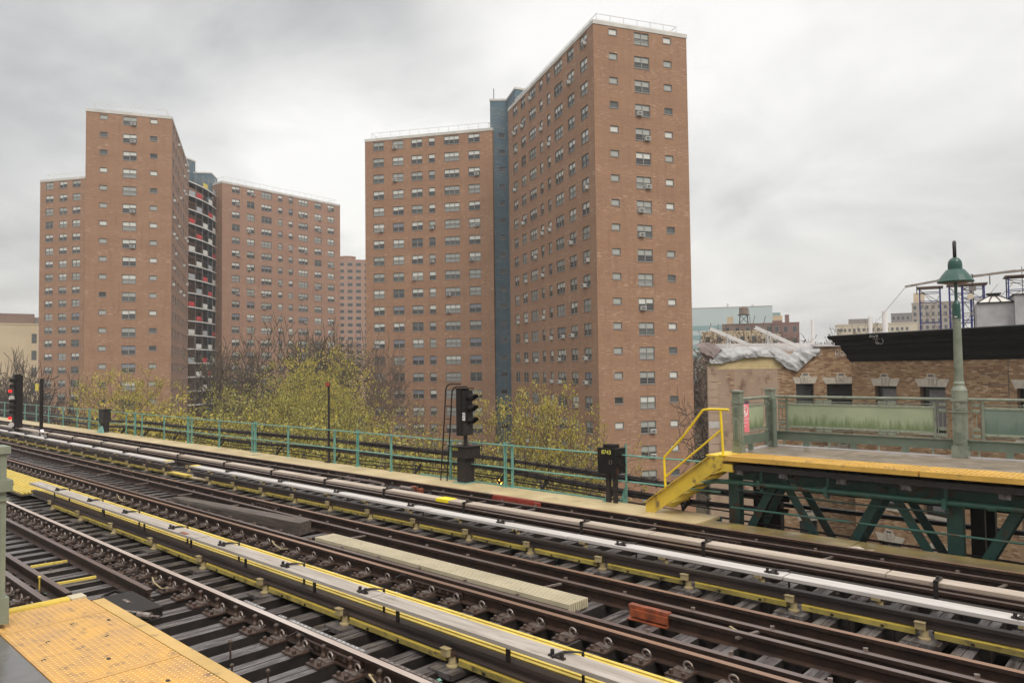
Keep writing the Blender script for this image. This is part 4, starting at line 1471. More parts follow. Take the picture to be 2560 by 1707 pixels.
t = third('third rail of the farthest track under a tan cover board with a yellow patch', 8.86, 8.80, 9.01, .27, [(S0, S1)], M_CBP,
          [], 1.36, 0, boards=False)
for x in (-45, -41, -37.5, -33.2, -30.2, -27.2, -24, -21.1, -18.3, -15.93, -13.7, -11.65, -9.4, -6.85, -4.85, -2.15, .5):
    b = MB()
    b.box(x - .022, x + .022, 8.765, 8.79, -.02, .29, M_IRON)
    b.box(x - .022, x + .022, 8.765, 8.98, .276, .292, M_IRON)
    b.lathe([(.018, 0), (.018, .03)], M_IRON, (x, 8.86, .292), 6)
    b.obj('cover_strap', t)
MB().box(-10.15, -9.82, 8.793, 9.013, .222, .2765, mat('yellow_paint_patch', (.85, .66, .02), .5)).obj('paint_patch', t)
t = third('third rail of the middle track under a bright white cover board', 8.20, 8.08, 8.29, .235, [(S0, -20.1), (-18.7, S1)], M_CBW,
          [-41, -38.4, -36, -33.6, -31, -28.4, -25.9, -23.3, -16.8, -14.4, -12.3, -10.05, -7.9, -5.7, -3.65, -1.3], 1.30, -4.71)
MB().box(-20.35, -20.16, 8.08, 8.29, .240, .244, M_FGY).obj('paint_patch', t)
MB().box(-18.74, -18.5, 8.08, 8.29, .240, .244, M_FGY).obj('paint_patch', t)
MB().box(-21.8, -18.2, 8.25, 8.50, -.13, -.10, M_WALK).obj('walkway_board', t)
t = third('third rail of the nearest track under a wide grey cover board', 4.665, 4.595, 4.81, .24, [(-18.6, S1)], M_CBG,
          [-16.9, -15.0, -13.26, -11.38, -9.76, -8.12, -6.55, -3.9, -1.2], 1.7, -6.81, seam=4.1)
b = MB()
b.box(-11.02, -10.80, 4.61, 4.67, .245, .248, M_ORANGE)
b.obj('paint_patch', t)
for k, x in enumerate((-16.9, -14.1, -12.3, -10.6, -9.0, -7.4, -5.9, -4.4, -3.0, -1.6)):
    MB().box(x - .022, x + .022, 4.60, 4.615, .09, .20, M_BLACK).obj('cover_post', t)
wk = thing('ribbed_walkway', 'yellow ribbed fibreglass walkway lying beyond the nearest third rail and widening at the left', 'walkway')
MB().box(-40, S1, 4.84, 5.36, -.07, -.015, M_SLOT).obj('board', wk)
rb = MB().box(-40, S1, -.019, .019, -.015, .025, M_FGY).mesh('rib')
for k in range(8):
    mo('rib', rb, wk, (0, 4.865 + k * .0665, 0))
MB().box(-40, -18.9, 4.50, 4.835, -.07, -.03, M_SLOT).obj('board', wk)
rb2 = MB().box(-40, -18.9, -.018, .018, -.03, .0, M_FGY).mesh('rib')
for k in range(5):
    mo('rib', rb2, wk, (0, 4.55 + k * .069, 0))

# ---- steel deck below the ties
vd = thing('viaduct', 'dark steel viaduct deck carrying the three tracks', 'viaduct')
for y in (2.3, 3.3, 4.3, 5.7, 6.73, 7.8, 9.2, 10.2, 11.2):
    MB().box(S0, S1 + 1, y - .02, y + .02, -1.75, -.80, M_BLACK).box(S0, S1 + 1, y - .10, y + .10, -.80, -.77, M_BLACK).obj('girder', vd)
for k in range(22):
    x = S0 + 2 + k * 4.5
    MB().box(x - .15, x + .15, 1.0, 12.4, -2.3, -1.76, M_BLACK).obj('cross_beam', vd)
for k in range(7):
    x = S0 + 5 + k * 15
    MB().box(x - .3, x + .3, 2.0, 2.6, GZ, -2.31, M_GREEN).box(x - .3, x + .3, 11.2, 11.8, GZ, -2.31, M_GREEN).obj('column', vd)
# ---- walkway along the far side
ww = thing('walkway', 'tan boarded walkway between the farthest rail and the turquoise fence', 'walkway')
x = -88.0
while x < -6.6:
    xe = min(x + 2.44, -6.3)
    MB().box(x + .006, xe - .006, 11.06, 12.02, -.10, -.05 + rnd.uniform(-.004, .004), M_WALK).obj('board', ww)
    x += 2.44
x = -6.3
while x < 9:
    MB().box(x + .006, x + 2.43, 11.06, 11.72, -.12, -.075 + rnd.uniform(-.003, .003), M_MOSSY).obj('board', ww)
    x += 2.44
MB().box(-88, -6.3, 12.03, 12.08, -.45, -.07, M_GREEN).obj('edge_beam', ww)

# ---- turquoise fence
fn = thing('walkway_fence', 'thin turquoise pipe fence along the outer edge of the walkway', 'fence')
posts = [-42.75, -40.55, -38.79, -37.49, -34.1, -33.11, -32.34, -30.1, -27.9, -27.59, -25.36, -23.0, -22.8, -20.74, -18.21, -17.09, -15.6, -13.29, -11.48, -11.26, -8.2]
wide = {-38.79, -33.11, -27.9, -17.09, -11.48, -22.8, -8.2}
posts += [-45.2 - 2.25 * k for k in range(18)]
pm_n = MB().box(-.022, .022, -.022, .022, -.05, .90, M_TURQ).box(-.05, .05, -.05, .05, -.05, -.03, M_TURQ).mesh('post')
pw_ = MB()
pw_.box(-.045, .045, -.006, .006, -.05, .93, M_TURQ)
pw_.box(-.006, .006, -.045, .045, -.05, .93, M_TURQ)
pw_.box(-.09, .09, -.06, .06, -.05, -.035, M_TURQ)
pw_.box(-.05, .14, -.01, .01, .925, .94, M_TURQ)
pw_ = pw_.mesh('post')
for s in posts:
    if s == -8.2:
        continue
    mo('post', pw_ if s in wide else pm_n, fn, (s, 12.0, 0))
for z, r_ in ((.88, .017), (.38, .017)):
    MB().tube([(-88, 11.96, z)] + [(-60 + 6 * k, 11.96, z + .004 * math.sin(k * 2.1)) for k in range(9)] + [(-6.25, 11.96, z)], r_, M_TURQ, 6).obj('rail', fn)
MB().box(-14.5, -8.7, 12.03, 12.07, -.05, -.02, M_TURQ).obj('toe_rail', fn)


# ---- cable bundles outside the fence
def bundle(name, label, path, n, r, spread, cat='cable', clamp=True, m=None):
    t = thing(name, label, cat)
    P = [Vector(p) for p in path]
    # resample
    dense = []
    for i in range(len(P) - 1):
        k = max(2, int((P[i + 1] - P[i]).length / .8))
        for j in range(k):
            dense.append(P[i].lerp(P[i + 1], j / k))
    dense.append(P[-1])
    sm = [sum((dense[max(0, min(len(dense) - 1, i + d))] for d in (-2, -1, 0, 1, 2)), Vector()) / 5 for i in range(len(dense))]
    rr = random.Random(len(label))
    for k in range(n):
        oy = (k % 3 - 1) * spread * .8
        oz = (k // 3 - (n // 3 - 1) / 2) * spread
        ph = rr.uniform(0, 6)
        pts = [(p.x, p.y + oy + .012 * math.sin(p.x * 1.1 + ph), p.z + oz + .014 * math.sin(p.x * .8 + ph * 2)) for p in sm]
        MB().tube(pts, r, m or M_CABLE, 5).obj('cable', t)
    if clamp:
        c_ = MB()
        h_ = spread * (n // 3) / 2 + .03
        c_.box(-.012, .012, -.07, -.06, -h_, h_, M_IRON)
        c_.box(-.012, .012, -.07, .07, h_, h_ + .012, M_IRON)
        c_.box(-.012, .012, -.07, -.055, h_, h_ + .04, M_CLIP)
        c_ = c_.mesh('clamp')
        j = 0
        x = -36
        while x < -6.5:
            z = None
            for i in range(len(sm) - 1):
                if sm[i].x <= x <= sm[i + 1].x:
                    f = (x - sm[i].x) / (sm[i + 1].x - sm[i].x + 1e-9)
                    z = sm[i].lerp(sm[i + 1], f)
            if z is not None:
                mo('clamp', c_, t, (x, z.y, z.z))
            x += .34 if x > -26 else .5
    return t


yb = 12.45
bundle('cable_bundle', 'thick upper bundle of black cables sagging outside the turquoise fence', [(-88, yb, .3), (-60, yb, .34), (-38, yb, .36), (-33.5, yb, .48), (-29.35, yb, .45), (-26, yb, .47), (-23.8, yb, .48), (-19, yb, .53), (-16.3, yb, .49), (-14, yb, .49), (-12.8, yb, .50), (-11.6, yb, .47), (-10.6, yb, .42), (-9.2, yb, .38), (-7.7, yb, .33), (-6.4, yb, .24), (-5.0, yb + .6, .22)], 9, .017, .033)
bundle('cable_bundle', 'lower bundle of black cables outside the turquoise fence', [(-88, yb, .05), (-38, yb, .1), (-33, yb, .22), (-24.8, yb, .14), (-18.9, yb, .25), (-16, yb, .24), (-14, yb, .24), (-12.8, yb, .26), (-11.3, yb, .20), (-10.1, yb, .15), (-9.2, yb, .10), (-8.2, yb, .06), (-6.4, yb, .03), (-5.0, yb + .5, .0)], 9, .017, .031, clamp=True)
bundle('cable', 'single drooping black cable lowest outside the fence', [(-88, yb, -.1), (-30, yb, -.04), (-24.8, yb, -.08), (-21.7, yb, -.02), (-18.2, yb, -.07), (-14, yb, .01), (-11.3, yb, .02), (-9.5, yb, -.07), (-7.7, yb, -.12), (-6, yb, -.2), (9, yb, -.25)], 1, .018, .0, clamp=False)
bundle('cable', 'second loose black cable looping just above the lowest one', [(-30, yb, .10), (-26, yb, .0), (-22, yb, .06), (-16.5, yb, .04), (-12.2, yb, .10), (-8.8, yb, .0), (-5.0, yb, -.08)], 1, .014, .0, clamp=False)
cb = thing('cable_brackets', 'dark iron brackets holding the cable bundles outside the fence', 'bracket')
for x in (-35.5, -33, -30, -26, -22, -18.7, -15, -12.0, -10.7, -8.9, -7.2):
    b = MB()
    b.tube([(x, 12.1, -.4), (x, 12.3, -.1), (x, 12.5, .12)], .03, M_BLACK, 6)
    b.tube([(x, 12.3, -.1), (x - .12, 12.42, .10)], .02, M_BLACK, 5)
    b.tube([(x, 12.3, -.1), (x + .12, 12.42, .10)], .02, M_BLACK, 5)
    b.obj('bracket', cb)

# ---- signal with ladder and box
sg = thing('railway_signal', 'black three lens railway signal on a boxed pedestal beside the walkway', 'railway signal', (-12.66, 11.9, -.05))
FA = math.atan2(-.95, 1.0)   # the lamps look along the tracks towards the platforms


def rbox(x0, x1, y0, y1, z0, z1, m, rot=0.0, dst=None):
    c, s = math.cos(rot), math.sin(rot)
    vs = [(x * c - y * s, x * s + y * c, z) for z in (z0, z1) for x, y in ((x0, y0), (x1, y0), (x1, y1), (x0, y1))]
    b = dst or MB()
    b.hexa(vs, m)
    return b


MB().box(-.14, .14, -.14, .14, 0, .58, M_IRON).box(-.22, .22, -.22, .22, 0, .012, M_TURQ).obj('pedestal', sg)
MB().box(-.24, .26, -.22, .22, .58, .83, M_IRON).box(-.28, .30, -.26, .26, .83, .85, M_BLACK).obj('junction_box', sg)
text_obj('number', '8732', .09, M_YLET, sg, (-.12, -.2225, .775), (R(90), 0, 0))
MB().lathe([(.05, .85), (.05, 1.10)], M_IRON, n=12).obj('mast', sg)
rot_ = 0.0
MB().box(-.17, .00, -.13, .13, 1.08, 2.17, M_BLACK).box(.0, .13, -.12, .12, 1.38, 2.13, M_BLACK).box(-.19, .15, -.15, .15, 2.17, 2.19, M_BLACK).obj('signal_head', sg)
MB().box(.0, .14, -.11, .11, 1.10, 1.38, M_IRON).obj('lower_case', sg)
for z in (1.98, 1.73, 1.45):
    hd = MB()
    pts_ = []
    n_ = 12
    vs, fs = [], []
    for j, (xx, full) in enumerate(((0, 1.0), (.12, .9), (.24, .45))):
        for k in range(n_ + 1):
            a_ = math.pi * (1.5 - full) + (2 * math.pi * (full - .0) if full == 1.0 else math.pi * 2 * (full * .9 - .15)) * k / n_
            a_ = math.pi / 2 + (k / n_ - .5) * 2 * math.pi * (full * .92)
            vs.append((.13 + xx, math.cos(a_) * .085, z + math.sin(a_) * .085 - xx * .06))
    for j in range(2):
        for k in range(n_):
            fs.append((j * (n_ + 1) + k, j * (n_ + 1) + k + 1, (j + 1) * (n_ + 1) + k + 1, (j + 1) * (n_ + 1) + k))
    hd.add(vs, fs, M_BLACK)
    hd.obj('hood', sg, smooth=True)
    MB().tube([(.13, 0, z), (.14, 0, z)], .07, M_GLASS, 14).obj('lens', sg)
npl = thing if False else None
MB().box(.035, .125, -.126, -.121, 1.44, 1.62, M_WHT).obj('number_plate', sg)
text_obj('number', '872\n65', .072, M_BLET, sg, (.08, -.1265, 1.53), (R(90), 0, 0), sx=.8)
ld = thing('signal_ladder', 'thin black ladder with curved top leaning beside the three lens signal', 'ladder', (-13.25, 11.75, -.05))
for dx, top in ((-.12, 2.28), (.10, 2.22)):
    MB().tube([(dx, 0, 0), (dx + .12, .02, 1.4), (dx + .17, .03, top - .12), (dx + .20, .05, top - .04), (dx + .27, .08, top), (dx + .60, .12, top)], .016, M_BLACK, 6).obj('stringer', ld)
for k in range(6):
    z = .22 + k * .31
    MB().tube([(-.12 + z * .085, 0, z), (.10 + z * .085, 0, z)], .009, M_BLACK, 5).obj('rung', ld)
# relay box on two legs
rx = thing('relay_box', 'rust streaked black relay box on two legs before the yellow stairs', 'relay box', (-8.52, 11.9, -.05))
MB().box(-.22, .22, -.15, .15, .58, 1.05, M_RUSTBOX).box(-.23, .23, -.16, .16, 1.05, 1.062, M_BLACK).obj('case', rx)
MB().box(-.12, .12, -.10, .10, 1.062, 1.13, M_BLACK).obj('top_fitting', rx)
MB().tube([(.22, -.05, .93), (.27, -.05, .93)], .03, M_BLACK, 8).obj('knob', rx)
MB().tube([(.22, -.05, .73), (.28, -.05, .73)], .035, M_BLACK, 8).obj('knob', rx)
b = MB()
pts = [(.09 + .035 * math.cos(a_ * .628), -.157, .80 + .035 * math.sin(a_ * .628)) for a_ in range(11)]
b.tube(pts, .006, M_CLIP, 5)
b.obj('lock_ring', rx)
text_obj('number', '8743', .115, M_YLET, rx, (-.01, -.1525, .985), (R(90), 0, 0))
MB().box(-.12, -.03, -.03, .03, 0, .58, M_IRON).obj('leg', rx)
MB().box(.05, .13, -.03, .03, 0, .58, M_IRON).obj('leg', rx)
MB().add([(-.20, 0, 0), (-.10, 0, 0), (-.10, 0, .22)], [(0, 1, 2)], M_TURQ).box(-.2, -.1, -.06, -.05, 0, .02, M_TURQ).obj('foot', rx)
b = MB()
b.box(.205, .235, .16, .19, 0, 1.13, M_TURQ)
b.hexa([(.08, .14, 0), (.235, .14, 0), (.235, .155, 0), (.08, .155, 0), (.20, .14, .30), (.235, .14, .30), (.235, .155, .30), (.20, .155, .30)], M_TURQ)
b.obj('bracket_post', rx)
# junction post far left
jp = thing('junction_post', 'dark square iron post with a turquoise foot standing at the fence far left', 'post', (-36.2, 11.85, -.05))
MB().box(-.36, .22, -.16, .16, .42, 1.0, M_IRON).box(-.40, .26, -.18, .18, 1.0, 1.03, M_BLACK).obj('case', jp)
for x in (-.34, -.12, .08):
    MB().box(x, x + .13, -.10, .10, 0, .42, M_IRON).obj('leg', jp)
MB().hexa([(-.5, -.3, 0), (.5, -.3, 0), (.5, -.2, 0), (-.5, -.2, 0), (.2, -.3, .02), (.5, -.3, .02), (.3, -.2, .3), (.1, -.2, .3)], M_TURQ).obj('foot', jp)
# thin lamp pole
lp = thing('thin_lamp_pole', 'thin dark pole with a small round lamp in front of the trees', 'lamp pole', (-18.5, 12.0, -.05))
MB().lathe([(.05, 0), (.05, .06), (.035, .08), (.032, 2.2)], M_IRON, n=10).box(-.12, .12, -.08, .08, 0, .02, M_BLACK).obj('pole', lp)
MB().tube([(-.06, .04, 2.24), (.10, -.10, 2.24)], [.055, .07], M_IRON, 10).obj('lamp_housing', lp)
MB().tube([(.10, -.10, 2.24), (.112, -.112, 2.24)], .062, M_REDP, 12).obj('lens', lp)
# red signal far left
rs = thing('railway_signal', 'tall black signal with two lit red lenses at the far left', 'railway signal', (-38.0, 8.9, -.1))
MB().box(-.24, .10, -.16, .16, .35, 2.65, M_BLACK).box(-.45, .05, -.1, .1, 2.65, 2.70, M_BLACK).lathe([(.12, 0), (.12, .4)], M_BLACK, (0, 0, 0), 8).obj('signal_head', rs)
for z in (2.45, 2.2, 1.55, 1.3, 1.08):
    MB().tube([(.08, -.14, z), (.28, -.32, z - .02)], .085, M_BLACK, 10).obj('hood', rs)
for z in (1.97, .80):
    MB().tube([(.16, -.30, z), (.22, -.36, z)], .06, M_LITR, 12).obj('lens', rs)
for z in (1.66, .50):
    MB().tube([(.10, -.24, z), (.14, -.28, z)], .11, M_CBW, 14).obj('number_disc', rs)
pt = thing('tag_pole', 'thin dark pole carrying a small yellow tag near the far left signal', 'pole', (-34.5, 8.9, -.1))
MB().lathe([(.065, 0), (.065, 2.5)], M_BLACK, n=10).obj('pole', pt)
MB().box(-.75, -.35, -.04, -.02, 2.0, 2.3, M_YEL).beam((-.8, 0, 2.38), (0, 0, 2.38), .04, .04, M_BLACK).obj('tag', pt)
# street lamp glowing through the trees
slm = thing('street_lamp', 'orange glowing street lamp seen low through the trees', 'street lamp', (-20.9, 21.5, GZ))
MB().lathe([(.09, 0), (.05, 12.9)], M_IRON, n=8).obj('pole', slm)
MB().lathe([(.05, 12.9), (.09, 12.98), (.08, 13.08), (.02, 13.14)], M_LITA, n=10).obj('lamp', slm)

# ============================================================ far platform
PX0, PE = -6.12, 11.6
fp = thing('station_platform', 'far station platform with wet grey concrete deck and bright yellow edge', 'platform')
x = PX0
k = 0
for xe in (-4.55, -4.0, -1.9, .4, 3.0, 9.0):
    MB().box(x + .006, xe - .006, PE + .62, 13.98, .93, 1.055, M_CONC).obj('deck_slab', fp)
    x = xe
x = PX0
for xe in (-4.1, -3.0, -.9, 1.2, 3.3, 5.4, 9.0):
    b = MB()
    b.box(x + .006, xe - .006, PE + .02, PE + .60, 1.0, 1.063, M_EDGEY)
    if xe > -3.4:
        xx = x + .04
        while xx < xe - .05:
            b.box(xx, xx + .03, PE + .06, PE + .56, 1.063, 1.072, M_EDGEY)
            xx += .07
    else:
        yy = PE + .07
        while yy < PE + .56:
            xx = x + .05
            while xx < xe - .05:
                b.box(xx, xx + .025, yy, yy + .025, 1.063, 1.068, M_EDGEY)
                xx += .065
            yy += .065
    b.obj('tactile_tile', fp)
    x = xe
for x0, x1 in ((PX0, -3.02), (-2.99, .1), (.13, 3.2), (3.23, 9)):
    MB().box(x0, x1, PE - .03, PE + .018, .985, 1.06, M_EDGEY).obj('edge_board', fp)
MB().box(PX0 + .05, 9, PE + .03, 12.0, .84, .928, M_IRON).obj('edge_stringer', fp)
for x in (-5.75, -5.0, -4.1, -3.2, -2.0, -.9, .3):
    MB().box(x - .07, x + .07, PE + .06, 13.8, .76, .838, M_TIE).obj('joist_end', fp)
MB().box(PX0, 9, 13.70, 13.76, 1.056, 1.075, M_GUTTER_SHEEN).obj('gutter_sheen', fp)
MB().box(PX0, PX0 + .05, 12.2, 13.7, 1.056, 1.075, M_GUTTER_SHEEN).obj('gutter_sheen', fp)
MB().box(PX0 - .02, PX0 + .28, PE - .01, PE + .5, .80, .93, M_STAIRY).obj('corner_block', fp)

# truss and posts carrying it
tr = thing('platform_truss', 'dark green riveted steel truss under the far platform', 'truss')
for y in (12.2, 12.75):
    MB().box(-6.2, 9, y - .03, y + .03, .60, .76, M_GREEN).box(-6.2, 9, y - .09, y + .09, .745, .76, M_GREEN).obj('top_chord', tr)
    MB().box(-6.2, 9, y - .06, y + .06, -1.25, -1.05, M_GREEN).obj('bottom_chord', tr)
    for x0, x1 in ((-5.31, -6.22), (-5.23, -4.25), (-3.64, -4.52), (-3.56, -2.62), (-1.86, -2.72), (-1.78, -.84), (-.1, -.96), (-.02, .92), (1.7, .84), (1.78, 2.7)):
        d = MB()
        d.beam((x0, y - .045, .72), (x1, y - .045, -.95), .012, .17, M_GREEN, up=(0, 1, 0)) if False else d.hexa(
            [(x0 - .075, y - .05, .70), (x0 + .075, y - .05, .70), (x0 + .075, y - .035, .70), (x0 - .075, y - .035, .70),
             (x1 - .075, y - .05, -.95), (x1 + .075, y - .05, -.95), (x1 + .075, y - .035, -.95), (x1 - .075, y - .035, -.95)], M_GREEN)
        d.hexa([(x0 - .075, y - .035, .70), (x0 - .065, y - .035, .70), (x0 - .065, y + .05, .70), (x0 - .075, y + .05, .70),
                (x1 - .075, y - .035, -.95), (x1 - .065, y - .035, -.95), (x1 - .065, y + .05, -.95), (x1 - .075, y + .05, -.95)], M_GREEN)
        for t_ in (.12, .3, .5, .68, .86):
            xx, zz_ = x0 + (x1 - x0) * t_, .70 + (-1.65) * t_
            d.box(xx - .014, xx + .014, y - .062, y - .05, zz_ - .014, zz_ + .014, M_GREEN)
        d.obj('diagonal', tr)
for x in (-5.98, -2.6, 1.0):
    MB().box(x - .20, x + .0, 12.12, 12.28, -6, .60, M_GREEN).box(x - .02, x + .16, 12.7, 12.80, -6, .60, M_BLACK).obj('column', tr)
    MB().box(x - .16, x + .16, 13.42, 13.58, -6, .60, M_BLACK).obj('column', tr)
for z0, z1, y in ((.20, .27, 13.9), (-.14, -.07, 14.0)):
    MB().box(-6.6, 9, y, y + .10, z0, z1, M_BLACK).obj('longitudinal_beam', tr)
pg = thing('conduit_pipe', 'thick green conduit pipe running along the truss under the far platform', 'pipe')
MB().tube([(-7.3, 12.1, .30), (-6.75, 11.98, .45), (-6.35, 11.92, .57), (-6.0, 11.92, .585), (-3.8, 11.92, .60), (-1, 11.92, .61), (9, 11.92, .62)], .042, M_PIPE, 12).obj('pipe', pg)
for x in (-5.52, -4.42, -2.77, -1.2, .6):
    MB().box(x - .025, x + .025, 11.985, 12.0, .46, .82, M_PIPE).box(x - .03, x + .03, 11.865, 11.985, .515, .53, M_PIPE).box(x - .03, x + .03, 11.862, 11.872, .515, .66, M_PIPE).obj('hanger', pg)
for x in (-4.85, -3.79, -2.2):
    MB().tube([(x - .05, 11.92, .594), (x + .05, 11.92, .596)], .049, M_PIPE, 12).obj('coupling', pg)
for pts, r_, lb in (([(-5.96, 11.95, .46), (-4.3, 11.95, .43), (-2.7, 11.95, .45)], .014, 'thin dark green pipe just below the thick green conduit'),
                    ([(-6.05, 11.95, .145), (-3.5, 11.95, .15), (9, 11.95, .17)], .017, 'thin green pipe lowest across the truss'),
                    ([(-5.9, 12.05, .79), (9, 12.05, .80)], .008, 'very thin dark pipe just under the platform joists')):
    tag(MB().tube(pts, r_, M_PIPE if r_ > .015 else M_GREEN, 8).obj('thin_pipe'), lb, 'pipe')

# yellow stairs
stg = thing('stairs', 'yellow steel stairs climbing from the walkway to the far platform', 'stairs')
for y in (11.56, 12.26):
    b = MB()
    prof = [(-7.53, -.05), (-7.36, -.06), (-6.02, .87), (-5.98, 1.045), (-6.20, 1.045), (-7.53, .10)]
    vs = [(x, y, z) for x, z in prof] + [(x, y + .035, z) for x, z in prof]
    n = len(prof)
    b.add(vs, [tuple(range(n)), tuple(range(2 * n - 1, n - 1, -1))] + [(k, n + k, n + (k + 1) % n, (k + 1) % n) for k in range(n)], M_STAIRY)
    b.beam((-7.53, y - .03, .12), (-6.22, y - .03, 1.045), .07, .012, M_STAIRY)
    b.obj('stringer', stg)
for k in range(5):
    f = (k + .5) / 5.2
    MB().box(-7.42 + f * 1.3, -7.16 + f * 1.3, 11.595, 12.26, .02 + f * .98, .05 + f * .98, M_STAIRY).obj('step', stg)
MB().box(-6.30, -5.96, 11.56, 12.30, 1.046, 1.066, M_RAILY).obj('landing_plate', stg)
for y in (11.60,):
    b = MB()
    b.tube([(-5.88, y, 1.84), (-6.25, y, 1.84), (-6.36, y, 1.82), (-6.75, y, 1.35), (-7.14, y, .96), (-7.15, y, .90), (-7.13, y, .3)], .022, M_RAILY, 8)
    b.obj('handrail', stg)
    MB().tube([(-7.14, y, .60), (-6.02, y, 1.50)], .018, M_RAILY, 8).obj('middle_rail', stg)
    MB().tube([(-6.0, y, 1.06), (-6.03, y, 1.84)], .022, M_RAILY, 8).box(-6.06, -5.94, y - .05, y + .05, 1.066, 1.078, M_RAILY).obj('post', stg)

# ---- ornamental platform fence
pf = thing('platform_fence', 'ornate sage green cast iron fence at the back of the far platform', 'fence')


def fence_post(x, y, h, w, cap=True):
    b = MB()
    b.box(-w, w, -w, w, 0, .12, M_SAGE)
    b.box(-w * .85, w * .85, -w * .85, w * .85, .12, h - .22, M_SAGE)
    for z0, z1 in ((.16, h - .48), (h - .42, h - .27)):
        b.box(-w * .45, w * .45, -w * .85 - .012, -w * .85, z0, z1, M_SAGE)
        b.box(-w * .85 - .012, -w * .85, -w * .45, w * .45, z0, z1, M_SAGE)
        b.box(w * .85, w * .85 + .012, -w * .45, w * .45, z0, z1, M_SAGE)
        b.box(-w * .28, w * .28, -w * .85 - .017, -w * .85 - .0121, z0 + .03, z1 - .03, M_SAGED)
    b.box(-w, w, -w, w, h - .22, h - .18, M_SAGE)
    b.box(-w * .85, w * .85, -w * .85, w * .85, h - .18, h - .03, M_SAGE)
    b.box(-w * 1.05, w * 1.05, -w * 1.05, w * 1.05, h - .03, h, M_SAGE)
    return b.obj('post', pf, (x, y, 1.06))


fence_post(-5.99, 12.16, 1.08, .085)
fence_post(-6.05, 13.62, 1.08, .085)
MB().box(-6.05, -5.93, 12.10, 12.22, 2.141, 2.147, M_CBW).obj('cap_label', pf)


def ornament(b, x, y, z, s, m):
    """a pair of cast scrolls with a rosette"""
    for sx in (-1, 1):
        pts = []
        for k in range(13):
            a_ = k / 12 * 2 * math.pi * .92 + math.pi * (0 if sx > 0 else 1)
            r_ = s * (.5 + .04 * k / 12)
            pts.append((x + sx * s * .62 + math.cos(a_) * r_ * .8 * sx, y, z + math.sin(a_) * r_ * .8))
        b.tube(pts, s * .19, m, 5)
        b.box(x + sx * s * .62 - s * .24, x + sx * s * .62 + s * .24, y - .010, y + .006, z - s * .24, z + s * .24, m)
    b.box(x - s * .16, x + s * .16, y - .010, y + .006, z - s * .62, z + s * .62, m)


def fence_bay(x0, x1, y, pan, first=False):
    MB().box(x0, x1, y - .012, y + .012, 1.17, 1.335, M_SAGED).box(x0, x1, y - .035, y + .0, 1.325, 1.345, M_SAGE).obj('kick_plate', pf)
    fx = x0 + .15
    k = 0
    while fx < x1:
        if k % 2:
            MB().box(fx - .05, fx + .05, y - .02, y + .02, 1.07, 1.18, M_SAGED).obj('foot', pf)
        else:
            MB().box(fx - .012, fx + .012, y - .02, y + .02, 1.07, 1.18, M_SAGE).obj('foot', pf)
        fx += .42
        k += 1
    pl_, pr_ = x0 + .26, x1 - .30
    # frame round the panel
    for z in (1.43, 1.85):
        MB().box(pl_ - .05, pr_ + .05, y - .02, y + .008, z - .018, z + .018, M_SAGEL).obj('panel_rail', pf)
    for x in (pl_ - .035, pr_ + .035):
        MB().box(x - .018, x + .018, y - .022, y + .01, 1.345, 1.95, M_SAGE).obj('panel_stile', pf)
    MB().box(pl_ - .02, pr_ + .02, y - .010, y + .004, 1.449, 1.831, pan).obj('panel', pf)
    rv = MB().box(-.008, .008, -.006, 0, -.008, .008, M_SAGE).mesh('rivet')
    x = pl_
    while x < pr_:
        mo('rivet', rv, pf, (x, y - .02, 1.85))
        mo('rivet', rv, pf, (x, y - .02, 1.43))
        x += .16
    for z in (1.385, 1.90):
        MB().tube([(x0 + .16, y, z), (x1 - .2, y, z)], .010, M_SAGE, 6).obj('thin_bar', pf)
    for z in (1.388, 1.905):
        for f in (.30, .66):
            b = MB()
            xc = x0 + (x1 - x0) * f
            ornament(b, xc - .065, y, z, .062, M_SAGEL)
            ornament(b, xc + .085, y, z, .062, M_SAGEL)
            b.obj('ornament', pf)
    for x in (x0 + .13, x1 - .15):
        b = MB()
        for z in (1.40, 1.50, 1.80, 1.90):
            ornament(b, x, y, z, .048, M_SAGEL)
        b.box(x - .005, x + .005, y - .006, y + .006, 1.5, 1.8, M_SAGE)
        b.box(x - .075, x - .063, y - .008, y + .008, 1.345, 1.95, M_SAGE)
        b.box(x + .063, x + .075, y - .008, y + .008, 1.345, 1.95, M_SAGE)
        b.obj('ornament', pf)


FY = 13.78
fence_bay(-6.02, -3.04, FY, M_PANEL)
fence_bay(-2.84, .15, FY, M_PANEL2)
fence_bay(.35, 3.3, FY, M_PANEL2)
MB().tube([(-6.03, 12.16, 1.985), (-6.05, 13.6, 1.985), (-5.98, 13.74, 1.985), (-5.85, FY - .02, 1.985), (4, FY - .02, 1.995)], .026, M_SAGE, 10).obj('top_rail', pf)
# return bay at the platform end
yb0, yb1 = 12.28, 13.52
MB().box(-6.055, -6.03, yb0, yb1, 1.17, 1.335, M_SAGED).obj('kick_plate', pf)
MB().box(-6.055, -6.035, yb0 + .02, yb1 - .25, 1.45, 1.83, M_PANEL).obj('panel', pf)
for z in (1.43, 1.85):
    MB().box(-6.06, -6.03, yb0, yb1 - .2, z - .018, z + .018, M_SAGE).obj('panel_rail', pf)
for z in (1.385, 1.90):
    MB().tube([(-6.04, yb0, z), (-6.04, yb1, z)], .007, M_SAGE, 6).obj('thin_bar', pf)
for z in (1.388, 1.905):
    b = MB()
    for s_ in (0,):
        b.box(-6.046, -6.034, yb1 - .18, yb1 - .15, z - .05, z + .05, M_SAGE)
        b.box(-6.046, -6.034, yb1 - .10, yb1 - .07, z - .05, z + .05, M_SAGE)
        b.box(-6.046, -6.034, yb1 - .18, yb1 - .07, z - .05, z - .035, M_SAGE)
        b.box(-6.046, -6.034, yb1 - .18, yb1 - .07, z + .035, z + .05, M_SAGE)
    b.obj('ornament', pf)
